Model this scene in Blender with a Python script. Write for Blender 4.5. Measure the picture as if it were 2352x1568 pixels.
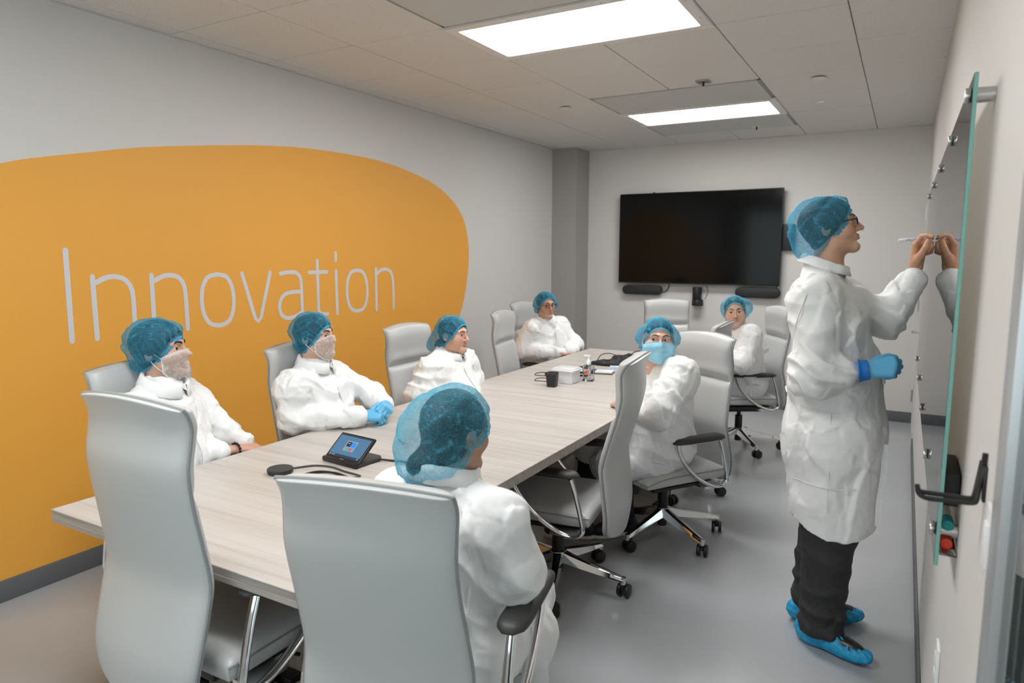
import bpy, bmesh, math, random
import numpy as np
from mathutils import Vector, Matrix, Quaternion

random.seed(7)
PI = math.pi
scene = bpy.context.scene
COL = scene.collection
for o in list(bpy.data.objects):
    bpy.data.objects.remove(o)

# ------------------------------------------------------------------ camera
CAM_H = 1.565
cam_data = bpy.data.cameras.new('camera')
cam_data.sensor_width = 36.0
cam_data.lens = 36.0 * 1579.4 / 2352.0
cam_data.clip_start = 0.02
cam_data.dof.use_dof = True
cam_data.dof.focus_distance = 2.75
cam_data.dof.aperture_fstop = 4.0
cam = bpy.data.objects.new('camera', cam_data)
COL.objects.link(cam)
_yaw, _pit, _rol = 0.5172, 0.1275, 0.0014
_f = Vector((-math.sin(_yaw) * math.cos(_pit), math.cos(_yaw) * math.cos(_pit), -math.sin(_pit)))
_r = Vector((math.cos(_yaw), math.sin(_yaw), 0))
_u = _r.cross(_f)
_r2 = _r * math.cos(_rol) + _u * math.sin(_rol)
_u2 = -_r * math.sin(_rol) + _u * math.cos(_rol)
cam.matrix_world = Matrix(((_r2.x, _u2.x, -_f.x, 0), (_r2.y, _u2.y, -_f.y, 0), (_r2.z, _u2.z, -_f.z, CAM_H), (0, 0, 0, 1)))
scene.camera = cam

# ------------------------------------------------------------------ world and exposure
world = bpy.data.worlds.new('world')
scene.world = world
world.use_nodes = True
world.node_tree.nodes['Background'].inputs[0].default_value = (0.90, 0.95, 1.0, 1)
world.node_tree.nodes['Background'].inputs[1].default_value = 2.6
scene.view_settings.view_transform = 'Standard'
scene.view_settings.look = 'None'
scene.view_settings.gamma = 1.0
scene.view_settings.use_curve_mapping = False
scene.view_settings.exposure = 0.0
LAMP_STRENGTH = 21.0          # ceiling light panels (the room's own lamps)
LAMP_COLOR = (1.0, 0.995, 0.985, 1)

# ------------------------------------------------------------------ room dimensions
XL, XR, YB, YF, ZC = -3.447, 0.138, 7.287, -1.35, 2.6947
TZ = 0.745                   # table top height

# ------------------------------------------------------------------ materials
MATS = {}
def mat(name, color=(.8, .8, .8), rough=.5, metal=0.0, bump=None, spec=None, emit=None, trans=None, coat=None, var=None, sheen=None, sss=None):
    if name in MATS: return MATS[name]
    m = bpy.data.materials.new(name); m.use_nodes = True
    nt = m.node_tree; b = nt.nodes['Principled BSDF']
    b.inputs['Base Color'].default_value = (*color, 1)
    b.inputs['Roughness'].default_value = rough
    b.inputs['Metallic'].default_value = metal
    if spec is not None: b.inputs['Specular IOR Level'].default_value = spec
    if emit: b.inputs['Emission Color'].default_value = (*emit[0], 1); b.inputs['Emission Strength'].default_value = emit[1]
    if trans: b.inputs['Transmission Weight'].default_value = trans
    if coat: b.inputs['Coat Weight'].default_value = coat
    if sss:
        b.inputs['Subsurface Weight'].default_value = sss
        b.inputs['Subsurface Radius'].default_value = (0.010, 0.004, 0.002)
    tc = None
    def coords():
        return nt.nodes.new('ShaderNodeTexCoord').outputs['Object']
    if var:                              # (scale, amount) soft colour variation
        tc = coords()
        n = nt.nodes.new('ShaderNodeTexNoise'); n.inputs['Scale'].default_value = var[0]; n.inputs['Detail'].default_value = 5
        nt.links.new(tc, n.inputs['Vector'])
        mx = nt.nodes.new('ShaderNodeMix'); mx.data_type = 'RGBA'
        lo = [c * (1 - var[1]) for c in color]; hi = [min(1, c * (1 + var[1])) for c in color]
        mx.inputs['A'].default_value = (*lo, 1); mx.inputs['B'].default_value = (*hi, 1)
        nt.links.new(n.outputs['Fac'], mx.inputs['Factor']); nt.links.new(mx.outputs['Result'], b.inputs['Base Color'])
    if bump:                             # (scale, strength, distance)
        tc = tc or coords()
        n = nt.nodes.new('ShaderNodeTexNoise'); n.inputs['Scale'].default_value = bump[0]; n.inputs['Detail'].default_value = 4
        nt.links.new(tc, n.inputs['Vector'])
        bp = nt.nodes.new('ShaderNodeBump'); bp.inputs['Strength'].default_value = bump[1]
        bp.inputs['Distance'].default_value = bump[2] if len(bump) > 2 else .002
        nt.links.new(n.outputs['Fac'], bp.inputs['Height']); nt.links.new(bp.outputs['Normal'], b.inputs['Normal'])
    MATS[name] = m
    return m

def thin_mat(name, tint, rough=0.0, ior=1.45):
    """thin clear sheet: straight-through light with a Fresnel reflection"""
    if name in MATS: return MATS[name]
    m = bpy.data.materials.new(name); m.use_nodes = True; N, L = m.node_tree.nodes, m.node_tree.links
    for n in list(N): N.remove(n)
    out = N.new('ShaderNodeOutputMaterial'); mix = N.new('ShaderNodeMixShader'); tr = N.new('ShaderNodeBsdfTransparent'); gl = N.new('ShaderNodeBsdfGlossy'); fr = N.new('ShaderNodeFresnel')
    tr.inputs[0].default_value = (*tint, 1); gl.inputs['Roughness'].default_value = rough; fr.inputs[0].default_value = ior
    L.new(fr.outputs[0], mix.inputs[0]); L.new(tr.outputs[0], mix.inputs[1]); L.new(gl.outputs[0], mix.inputs[2]); L.new(mix.outputs[0], out.inputs[0])
    MATS[name] = m
    return m
def nodes_of(m): return m.node_tree.nodes, m.node_tree.links, m.node_tree.nodes['Principled BSDF']

def wood_mat(name, c1, c2, c3, axis='X', scale=1.0, rough=.42):
    m = mat(name, c1, rough)
    N, Lk, b = nodes_of(m)
    tc = N.new('ShaderNodeTexCoord'); mp = N.new('ShaderNodeMapping')
    s = {'X': (1.1, 26, 26), 'Z': (40, 40, 1.3)}[axis]
    mp.inputs['Scale'].default_value = [v * scale for v in s]
    Lk.new(tc.outputs['Object'], mp.inputs['Vector'])
    n = N.new('ShaderNodeTexNoise'); n.inputs['Scale'].default_value = 1.0; n.inputs['Detail'].default_value = 8; n.inputs['Roughness'].default_value = .62; n.inputs['Distortion'].default_value = .35
    Lk.new(mp.outputs['Vector'], n.inputs['Vector'])
    cr = N.new('ShaderNodeValToRGB'); e = cr.color_ramp.elements
    e[0].position = .33; e[0].color = (*c3, 1); e[1].position = .62; e[1].color = (*c1, 1)
    k = e.new(.47); k.color = (*c2, 1)
    Lk.new(n.outputs['Fac'], cr.inputs['Fac']); Lk.new(cr.outputs['Color'], b.inputs['Base Color'])
    bp = N.new('ShaderNodeBump'); bp.inputs['Strength'].default_value = .12; bp.inputs['Distance'].default_value = .001
    Lk.new(n.outputs['Fac'], bp.inputs['Height']); Lk.new(bp.outputs['Normal'], b.inputs['Normal'])
    return m

def glass_mat(name, tint, rough=0.0):
    m = mat(name, tint, rough, trans=1.0)
    m.node_tree.nodes['Principled BSDF'].inputs['IOR'].default_value = 1.5
    return m

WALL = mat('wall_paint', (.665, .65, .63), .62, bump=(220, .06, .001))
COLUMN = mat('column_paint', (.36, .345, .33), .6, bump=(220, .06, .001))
CEIL = mat('plenum_black', (.10, .10, .10), .9)
ORANGE = mat('orange_wall_paint', (.84, .40, .06), .55, bump=(220, .05, .001))
LETTER = mat('pale_letter_paint', (.66, .66, .69), .55)
BASEB = mat('rubber_baseboard', (.125, .13, .14), .55)
FLOOR = mat('epoxy_floor', (.40, .415, .43), .2, bump=(14, .03, .004), var=(1.6, .05))
CHROME = mat('polished_aluminium', (.80, .80, .81), .09, 1.0)
BRUSHED = mat('brushed_steel', (.62, .62, .61), .28, 1.0)
BLACKP = mat('black_plastic', (.012, .012, .013), .38)
BLACKM = mat('matte_black', (.016, .016, .018), .55)
PADM = mat('charcoal_arm_pad', (.035, .033, .034), .5, bump=(400, .08, .0006))
LEATHER = mat('pale_grey_leather', (.52, .528, .525), .36, bump=(260, .07, .0008))
LEATHER2 = mat('grey_leather_seam', (.27, .28, .285), .45)
WHITEP = mat('white_plastic', (.82, .83, .84), .35)
GREYPANEL = mat('grey_ceiling_panel', (.55, .56, .55), .6)
METALW = mat('white_metal', (.74, .73, .71), .45)
SCREEN = mat('dark_screen', (.004, .004, .004), .10, spec=.18)

# ------------------------------------------------------------------ object helpers
def link(o, parent=None):
    COL.objects.link(o)
    if parent is not None: o.parent = parent
    return o
def tag(o, label=None, cat=None, group=None, kind=None):
    if label: o['label'] = label
    if cat: o['category'] = cat
    if group: o['group'] = group
    if kind: o['kind'] = kind
    return o
def empty(name, loc=(0, 0, 0), rz=0.0, label=None, cat=None, group=None):
    o = bpy.data.objects.new(name, None); o.empty_display_size = .05
    o.location = loc; o.rotation_euler = (0, 0, rz)
    COL.objects.link(o)
    return tag(o, label, cat, group)
def copy_tree(o, parent=None):
    c = o.copy(); COL.objects.link(c)
    if parent is not None: c.parent = parent
    for ch in list(o.children): copy_tree(ch, c)
    return c

def mesh_np(name, V, Q, material, parent=None, smooth=True):
    """mesh object from numpy arrays; Q is (m,4) quads"""
    me = bpy.data.meshes.new(name)
    n, m = len(V), len(Q)
    me.vertices.add(n); me.vertices.foreach_set('co', np.ascontiguousarray(V, dtype=np.float32).ravel())
    me.loops.add(m * 4); me.loops.foreach_set('vertex_index', np.ascontiguousarray(Q, dtype=np.int32).ravel())
    me.polygons.add(m); me.polygons.foreach_set('loop_start', np.arange(0, m * 4, 4, dtype=np.int32))
    if smooth: me.polygons.foreach_set('use_smooth', np.ones(m, dtype=bool))
    me.update(calc_edges=True); me.validate()
    if material is not None: me.materials.append(material)
    return link(bpy.data.objects.new(name, me), parent)

class MB:
    """collects simple shapes into ONE mesh"""
    def __init__(self): self.bm = bmesh.new()
    def _add(self, fn, M=None):
        b = bmesh.new(); fn(b)
        if M is not None: bmesh.ops.transform(b, matrix=M, verts=b.verts)
        t = bpy.data.meshes.new('t'); b.to_mesh(t); b.free()
        self.bm.from_mesh(t); bpy.data.meshes.remove(t)
        return self
    def box(self, lo, hi, bev=0.0, seg=2, M=None):
        lo, hi = Vector(lo), Vector(hi)
        def f(b):
            bmesh.ops.create_cube(b, size=1)
            for v in b.verts: v.co = Vector([(lo[i] + hi[i]) / 2 + v.co[i] * (hi[i] - lo[i]) for i in range(3)])
            if bev > 0: bmesh.ops.bevel(b, geom=b.edges[:], offset=bev, segments=seg, profile=.5, affect='EDGES')
        return self._add(f, M)
    def cyl(self, a, b_, r, r2=None, seg=20, bev=0.0):
        a, b_ = Vector(a), Vector(b_); d = b_ - a; L = d.length
        M = Matrix.Translation((a + b_) / 2) @ d.to_track_quat('Z', 'Y').to_matrix().to_4x4()
        def f(b):
            bmesh.ops.create_cone(b, cap_ends=True, segments=seg, radius1=r, radius2=r if r2 is None else r2, depth=L)
            if bev > 0:
                es = [e for e in b.edges if abs(e.verts[0].co.z - e.verts[1].co.z) < 1e-6]
                bmesh.ops.bevel(b, geom=es, offset=bev, segments=2, profile=.5, affect='EDGES')
        return self._add(f, M)
    def sph(self, c, r, seg=16, sc=(1, 1, 1), M=None):
        def f(b):
            bmesh.ops.create_uvsphere(b, u_segments=seg, v_segments=max(6, seg // 2), radius=1)
            for v in b.verts: v.co = Vector([c[i] + v.co[i] * r * sc[i] for i in range(3)])
        return self._add(f, M)
    def tube(self, pts, r, seg=10, closed=False, sx=1.0, up=(0, 0, 1), radii=None):
        """elliptical tube along pts; sx scales the radius along `up`-ish normal"""
        P = [Vector(p) for p in pts]; n = len(P)
        rings = []
        for i, p in enumerate(P):
            if closed: t = P[(i + 1) % n] - P[i - 1]
            else: t = P[min(i + 1, n - 1)] - P[max(i - 1, 0)]
            if t.length < 1e-9: t = Vector((0, 0, 1))
            t.normalize(); u = Vector(up)
            a = u - t * u.dot(t)
            if a.length < 1e-4: a = Vector((1, 0, 0)) - t * t.x
            a.normalize(); c = t.cross(a)
            rr = radii[i] if radii is not None else r
            ring = []
            for k in range(seg):
                th = 2 * PI * k / seg
                ring.append(self.bm.verts.new(p + a * (math.cos(th) * rr * sx) + c * (math.sin(th) * rr)))
            rings.append(ring)
        for i in range(n if closed else n - 1):
            A, B = rings[i], rings[(i + 1) % n]
            for k in range(seg): self.bm.faces.new((A[k], A[(k + 1) % seg], B[(k + 1) % seg], B[k]))
        if not closed:
            self.bm.faces.new(rings[0][::-1]); self.bm.faces.new(rings[-1])
        return self
    def lathe(self, prof, c=(0, 0, 0), seg=24, M=None):
        def f(b):
            rings = []
            for (r, z) in prof:
                rings.append([b.verts.new((c[0] + r * math.cos(2 * PI * k / seg), c[1] + r * math.sin(2 * PI * k / seg), c[2] + z)) for k in range(seg)])
            for A, B in zip(rings, rings[1:]):
                for k in range(seg): b.faces.new((A[k], A[(k + 1) % seg], B[(k + 1) % seg], B[k]))
            b.faces.new(rings[0][::-1]); b.faces.new(rings[-1])
        return self._add(f, M)
    def prism(self, pts, h, M=None, bev=0.0):
        """polygon in XY extruded along Z by h"""
        def f(b):
            vs = [b.verts.new((p[0], p[1], 0)) for p in pts]
            fc = b.faces.new(vs)
            ex = bmesh.ops.extrude_face_region(b, geom=[fc])
            for v in [g for g in ex['geom'] if isinstance(g, bmesh.types.BMVert)]: v.co.z += h
            bmesh.ops.recalc_face_normals(b, faces=b.faces)
            if bev > 0:
                bmesh.ops.bevel(b, geom=[e for e in b.edges if abs(e.verts[0].co.z - e.verts[1].co.z) < 1e-7], offset=bev, segments=2, profile=.5, affect='EDGES')
        return self._add(f, M)
    def grid(self, rows, close_u=False):
        """rows: list of lists of points -> quad sheet"""
        R = [[self.bm.verts.new(p) for p in r] for r in rows]
        for A, B in zip(R, R[1:]):
            n = len(A)
            for k in range(n if close_u else n - 1):
                self.bm.faces.new((A[k], A[(k + 1) % n], B[(k + 1) % n], B[k]))
        return R
    def build(self, name, material, parent=None, smooth=True, angle=40):
        bm = self.bm
        bmesh.ops.recalc_face_normals(bm, faces=bm.faces)
        if smooth:
            for f in bm.faces: f.smooth = True
            ca = math.radians(angle)
            for e in bm.edges:
                if len(e.link_faces) == 2 and e.calc_face_angle(0) > ca: e.smooth = False
        me = bpy.data.meshes.new(name); bm.to_mesh(me); bm.free()
        if isinstance(material, (list, tuple)):
            for m_ in material: me.materials.append(m_)
        else: me.materials.append(material)
        return link(bpy.data.objects.new(name, me), parent)

def catmull(pts, n=8, closed=False):
    P = [np.array(p, float) for p in pts]; m = len(P); out = []
    rng = range(m if closed else m - 1)
    for i in rng:
        if closed: p0, p1, p2, p3 = P[i - 1], P[i], P[(i + 1) % m], P[(i + 2) % m]
        else:
            p1, p2 = P[i], P[i + 1]
            p0 = P[i - 1] if i > 0 else 2 * p1 - p2
            p3 = P[i + 2] if i + 2 < m else 2 * p2 - p1
        for k in range(n):
            t = k / n
            out.append(.5 * ((2 * p1) + (-p0 + p2) * t + (2 * p0 - 5 * p1 + 4 * p2 - p3) * t * t + (-p0 + 3 * p1 - 3 * p2 + p3) * t ** 3))
    if not closed: out.append(P[-1])
    return out
# ================================================================== ROOM
def quadbox(name, lo, hi, m, kind='structure', parent=None):
    o = MB().box(lo, hi).build(name, m, parent, smooth=False)
    if kind: o['kind'] = kind
    return o
floor = quadbox('floor', (XL - .1, YF - .1, -.1), (2.2, YB + .1, 0), FLOOR)
wall_left = quadbox('wall_left', (XL - .12, YF - .1, 0), (XL, YB + .1, 3.0), WALL)
wall_back = quadbox('wall_back', (XL - .1, YB, 0), (XR + .12, YB + .12, 3.0), WALL)
mf = MB()
for lo, hi in (((XL - .1, YF - .12, 0), (XR + .12, YF, .75)), ((XL - .1, YF - .12, 2.5), (XR + .12, YF, 3.0)), ((XL - .1, YF - .12, .75), (-3.1, YF, 2.5)), ((-.05, YF - .12, .75), (XR + .12, YF, 2.5))): mf.box(lo, hi)
wall_front = tag(mf.build('wall_front', WALL, smooth=False), kind='structure')
DOOR_EDGE = 1.165
DOOR_Y0, DOOR_Y1, DOOR_H = 6.28, 7.21, 2.13
m_ = MB().box((XR, DOOR_EDGE, 0), (XR + .12, DOOR_Y0, 3.0)).box((XR, DOOR_Y0, DOOR_H), (XR + .12, YB + .1, 3.0)).box((XR, DOOR_Y1, 0), (XR + .12, YB + .1, DOOR_H))
m_.box((XR, YF - .1, 2.5), (XR + .12, DOOR_EDGE, 3.0))
tag(m_.build('wall_right', WALL, smooth=False), kind='structure')
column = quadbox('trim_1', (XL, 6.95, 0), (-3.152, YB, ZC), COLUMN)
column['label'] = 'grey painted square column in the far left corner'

# baseboards
tag(MB().box((XL, YF, 0), (XL + .008, 6.95, .1), .003).build('baseboard_left', BASEB), kind='structure')
tag(MB().box((-3.152, YB - .008, 0), (XR, YB, .1), .003).build('baseboard_back', BASEB), kind='structure')
tag(MB().box((XR - .009, DOOR_EDGE + .02, 0), (XR, DOOR_Y0 - .03, .1), .003).build('baseboard_right', BASEB), kind='structure')

# painted orange shape and the word on the left wall
ORG = [(-1.2, 1.05), (0.2, 1.47), (1.0, 1.76), (1.56, 1.949), (1.738, 1.998), (1.935, 2.042), (2.223, 2.104), (2.611, 2.164), (2.977, 2.212), (3.328, 2.242), (3.734, 2.252), (4.105, 2.241), (4.473, 2.194), (4.765, 2.127), (5.018, 2.012), (5.172, 1.877), (5.247, 1.707), (5.266, 1.531), (5.235, 1.336), (5.176, 1.142), (5.097, 0.99), (4.984, 0.825), (4.836, 0.67), (4.62, .5), (4.33, .33), (3.98, .2), (3.6, .1)]
ORG = [tuple(p) for p in catmull(ORG, 5)] + [(-1.2, .1)]
Mwall = Matrix(((0, 0, 1, XL), (1, 0, 0, 0), (0, 1, 0, 0), (0, 0, 0, 1)))   # (y,z) -> wall plane
MB().prism(ORG, .0012, Mwall).build('painted_orange_shape', ORANGE, wall_left, smooth=False)
LET = {
'letter_capital_i': [[(1.799, 1.576), (1.797, 1.145)]],
'letter_n': [[(1.914, 1.449), (1.916, 1.145)], [(1.93, 1.420), (1.98, 1.442), (2.028, 1.446), (2.075, 1.429), (2.104, 1.387), (2.112, 1.329), (2.112, 1.227), (2.112, 1.145)]],
'letter_n.001': [[(2.218, 1.449), (2.218, 1.239), (2.218, 1.145)], [(2.233, 1.419), (2.285, 1.441), (2.331, 1.445), (2.377, 1.429), (2.403, 1.387), (2.411, 1.321), (2.412, 1.147)]],
'letter_o': [[(2.617, 1.443), (2.677, 1.428), (2.710, 1.38), (2.722, 1.323), (2.722, 1.267), (2.710, 1.211), (2.677, 1.164), (2.617, 1.148), (2.557, 1.164), (2.523, 1.211), (2.511, 1.267), (2.511, 1.323), (2.523, 1.38), (2.557, 1.428), (2.617, 1.443)]],
'letter_v': [[(2.79, 1.443), (2.873, 1.167), (2.894, 1.149), (2.915, 1.167), (3.001, 1.443)]],
'letter_a': [[(3.083, 1.436), (3.152, 1.443), (3.212, 1.437), (3.245, 1.409), (3.254, 1.359), (3.254, 1.270), (3.254, 1.150)], [(3.254, 1.313), (3.159, 1.313), (3.099, 1.294), (3.069, 1.25), (3.066, 1.21), (3.082, 1.171), (3.121, 1.150), (3.167, 1.150), (3.219, 1.164), (3.254, 1.183)]],
'letter_t': [[(3.402, 1.514), (3.401, 1.35), (3.401, 1.197), (3.415, 1.160), (3.45, 1.150), (3.485, 1.150)], [(3.327, 1.437), (3.487, 1.437)]],
'letter_i': [[(3.576, 1.441), (3.577, 1.145)], [(3.577, 1.565), (3.576, 1.515)]],
'letter_o.001': [[(3.787, 1.443), (3.847, 1.428), (3.880, 1.38), (3.892, 1.323), (3.892, 1.267), (3.880, 1.211), (3.847, 1.164), (3.787, 1.148), (3.727, 1.164), (3.693, 1.211), (3.681, 1.267), (3.681, 1.323), (3.693, 1.38), (3.727, 1.428), (3.787, 1.443)]],
'letter_n.002': [[(3.994, 1.449), (3.992, 1.143)], [(3.998, 1.410), (4.054, 1.438), (4.109, 1.443), (4.161, 1.424), (4.186, 1.378), (4.192, 1.308), (4.192, 1.143)]],
}
for nm, strokes in LET.items():
    mb = MB(); hw = .0125 if nm != 'letter_capital_i' else .0128
    for si, st in enumerate(strokes):
        P = catmull(st, 6) if len(st) > 2 and 'v' not in nm else [np.array(p, float) for p in st]
        n = len(P); lf, rt = [], []
        closed = np.linalg.norm(P[0] - P[-1]) < 1e-6
        for i in range(n):
            if closed: t = P[(i + 1) % (n - 1)] - P[(i - 1) % (n - 1)]
            else: t = P[min(i + 1, n - 1)] - P[max(i - 1, 0)]
            t = t / np.linalg.norm(t); nn = np.array((-t[1], t[0])) * hw
            lf.append(P[i] + nn); rt.append(P[i] - nn)
            if i == 0: t0 = t
            if i == n - 1: t1 = t
        z = XL + .0022 + .0002 * si
        if closed:
            mb.grid([[(z, *l), (z, *r)] for l, r in zip(lf, rt)])
        else:
            cap0 = [P[0] + hw * np.array((math.cos(a), math.sin(a))) for a in [math.atan2(-t0[1], -t0[0]) + PI / 2 * k / 4 for k in (-3, -2, -1, 0, 1, 2, 3)]]
            cap1 = [P[-1] + hw * np.array((math.cos(a), math.sin(a))) for a in [math.atan2(t1[1], t1[0]) + PI / 2 * k / 4 for k in (-3, -2, -1, 0, 1, 2, 3)]]
            mb.grid([[(z, *l), (z, *r)] for l, r in zip(lf, rt)])
            for cap in (cap0, cap1):
                e = (lf[0], rt[0]) if cap is cap0 else (rt[-1], lf[-1])
                mb.bm.faces.new([mb.bm.verts.new((z, *p)) for p in [e[0]] + cap + [e[1]]])
    mb.build(nm, LETTER, wall_left, smooth=False)

# ------------------------------------------------------------------ ceiling
GX0, GY0, GDX, GDY = -3.320, 2.390, .6035, .618
ceiling = quadbox('ceiling', (XL, YF, ZC + .12), (XR + .12, YB, ZC + .2), CEIL)
TILE = mat('ceiling_tile_speckled', (.70, .685, .66), .85)
N_, L_, b_ = nodes_of(TILE)
tc = N_.new('ShaderNodeTexCoord'); vz = N_.new('ShaderNodeTexNoise'); vz.inputs['Scale'].default_value = 260; vz.inputs['Detail'].default_value = 2
L_.new(tc.outputs['Object'], vz.inputs['Vector'])
cr = N_.new('ShaderNodeValToRGB'); cr.color_ramp.elements[0].position = .33; cr.color_ramp.elements[0].color = (.40, .39, .375, 1); cr.color_ramp.elements[1].position = .42; cr.color_ramp.elements[1].color = (.70, .685, .66, 1)
L_.new(vz.outputs['Fac'], cr.inputs['Fac']); L_.new(cr.outputs['Color'], b_.inputs['Base Color'])
xs = [XL + .02] + [GX0 + GDX * i for i in range(6)] + [XR]
ys = [YF + .001] + [GY0 + GDY * k for k in range(-6, 8)] + [YB - .02]
lights = {(2, 1): 1, (2, 5): 1, (2, -3): 1}
panels = {(2, 0), (2, 4), (2, 6), (2, -4), (2, -2)}
mesh_cache = {}
def tile(x0, x1, y0, y1):
    key = (round(x1 - x0, 3), round(y1 - y0, 3))
    w, d = x1 - x0, y1 - y0
    if key not in mesh_cache:
        o = MB().box((-w / 2 + .0028, -d / 2 + .0028, 0), (w / 2 - .0028, d / 2 - .0028, .016), .0015, 1).build('ceiling_tile', TILE, ceiling, smooth=False)
        mesh_cache[key] = o
    else:
        o = mesh_cache[key].copy(); COL.objects.link(o)
    o.location = ((x0 + x1) / 2, (y0 + y1) / 2, ZC + random.uniform(0, .0018))
    o.rotation_euler = (random.uniform(-.0015, .0015), random.uniform(-.0015, .0015), 0)
skip = set()
for (i, k) in list(lights) + list(panels):
    skip |= {(i, k), (i + 1, k)}
for i in range(len(xs) - 1):
    for j in range(len(ys) - 1):
        if (i - 1, j - 7) in skip: continue
        tile(xs[i], xs[i + 1], ys[j], ys[j + 1])
# exposed grid bars just above the tile faces
GRID = mat('ceiling_grid_metal', (.30, .295, .285), .5)
for x in xs[1:-1]: MB().box((x - .010, YF, ZC + .0105), (x + .010, YB, ZC + .02)).build('grid_bar', GRID, ceiling, smooth=False)
for y in ys[1:-1]: MB().box((XL, y - .010, ZC + .011), (XR, y + .010, ZC + .0205)).build('grid_bar', GRID, ceiling, smooth=False)
# wall angles along the room edge
ANG = mat('wall_angle_grey', (.62, .61, .59), .5)  # one even pale grey for all the edge trim
for nm, lo, hi in (('wall_angle', (XL, YF, ZC - .002), (XL + .016, YB, ZC + .012)), ('wall_angle', (XL, YB - .016, ZC - .002), (XR, YB, ZC + .012)), ('wall_angle', (XR - .012, YF, ZC - .002), (XR, YB, ZC + .012))):
    MB().box(lo, hi).build(nm, ANG, ceiling, smooth=False)

LAMP = mat('light_diffuser', (1, 1, 1), .5, emit=(LAMP_COLOR[:3], LAMP_STRENGTH))
SCREW = mat('dark_screw', (.25, .24, .22), .5)
def cell(i, k): return GX0 + GDX * i, GX0 + GDX * (i + 2), GY0 + GDY * k, GY0 + GDY * (k + 1)
LAB = {1: 'long white ceiling light panel nearest the viewer', 5: 'smaller far ceiling light panel in front of the wall screen', -3: 'ceiling light panel above the doorway side'}
for (i, k) in lights:
    x0, x1, y0, y1 = cell(i, k); cx, cy = (x0 + x1) / 2, (y0 + y1) / 2
    t = empty('ceiling_light', (cx, cy, ZC - .012), 0, LAB[k], 'light', 'recessed ceiling light panels')
    w, d = (x1 - x0) / 2, (y1 - y0) / 2
    fb = MB()
    for lo, hi in (((-w, -d, 0), (w, -d + .055, .03)), ((-w, d - .055, 0), (w, d, .03)), ((-w, -d + .055, 0), (-w + .055, d - .055, .03)), ((w - .055, -d + .055, 0), (w, d - .055, .03))):
        fb.box(lo, hi, .003, 1)
    fb.build('frame', METALW, t)
    MB().box((-w + .05, -d + .05, .010), (w - .05, d - .05, .02)).build('diffuser', LAMP, t, smooth=False)
    MB().box((-w + .004, -d + .004, .0302), (w - .004, d - .004, .06)).build('housing', METALW, t, smooth=False)
    sb = MB()
    for q in range(5):
        xx = -w + .12 + q * (2 * w - .24) / 4
        for yy in (-d + .022, d - .022): sb.cyl((xx, yy, -.0008), (xx, yy, .001), .0035, seg=8)
    for yy in (-d * .4, d * .4):
        for xx in (-w + .022, w - .022): sb.cyl((xx, yy, -.0008), (xx, yy, .001), .0035, seg=8)
    sb.build('screws', SCREW, t)['kind'] = 'stuff'
PL = {0: 'flat grey ceiling panel beside the nearest light panel', 4: 'flat grey ceiling panel on the near side of the far light', 6: 'flat grey ceiling panel between far light and screen wall', -4: 'flat grey ceiling panel over the doorway', -2: 'flat grey ceiling panel right above the camera'}
for (i, k) in panels:
    x0, x1, y0, y1 = cell(i, k)
    t = empty('ceiling_air_panel', ((x0 + x1) / 2, (y0 + y1) / 2, ZC), 0, PL[k], 'ceiling panel', 'flat grey ceiling panels')
    w, d = (x1 - x0) / 2, (y1 - y0) / 2
    MB().box((-w + .022, -d + .022, -.004), (w - .022, d - .022, .010), .002, 1).build('panel_face', GREYPANEL, t)
    fb = MB()
    for lo, hi in (((-w, -d, .004), (w, -d + .03, .02)), ((-w, d - .03, .004), (w, d, .02)), ((-w, -d, .004), (-w + .03, d, .02)), ((w - .03, -d, .004), (w, d, .02))): fb.box(lo, hi)
    fb.build('frame', GRID, t, smooth=False)
# ceiling fittings
for lab, (x, y), in (('round white sprinkler cover on the left half of the ceiling', (-2.382, 5.027)), ('round white sprinkler cover right of the far light', (-.566, 4.99))):
    t = empty('sprinkler_cover', (x, y, ZC), 0, lab, 'sprinkler', 'round sprinkler covers')
    MB().lathe([(.030, .0), (.030, -.006), (.0, -.006)][:2] + [(.028, -.006)]).build('sprinkler_collar', SCREW, t)
    MB().lathe([(.041, -.006), (.043, -.008), (.041, -.011), (.001, -.0125)]).build('cover_plate', METALW, t)
t = MB().lathe([(.026, 0), (.026, -.005), (.02, -.008), (.001, -.009)], (-.63, 5.761, ZC)).build('ceiling_sensor', WHITEP)
tag(t, 'tiny white round ceiling sensor behind the right sprinkler cover', 'sensor')
for lab, (x, y) in (('square ceiling outlet plate on near side of the far light', (-1.241, 4.741)), ('square ceiling outlet plate beyond the far light', (-1.238, 6.60))):
    t = empty('ceiling_outlet', (x, y, ZC), 0, lab, 'outlet', 'square ceiling outlet plates')
    MB().box((-.045, -.05, -.006), (.045, .05, 0), .002, 1).build('plate', BRUSHED, t)
    MB().cyl((0, 0, -.03), (0, 0, -.005), .007, seg=10).build('stem', BLACKP, t)

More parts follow.
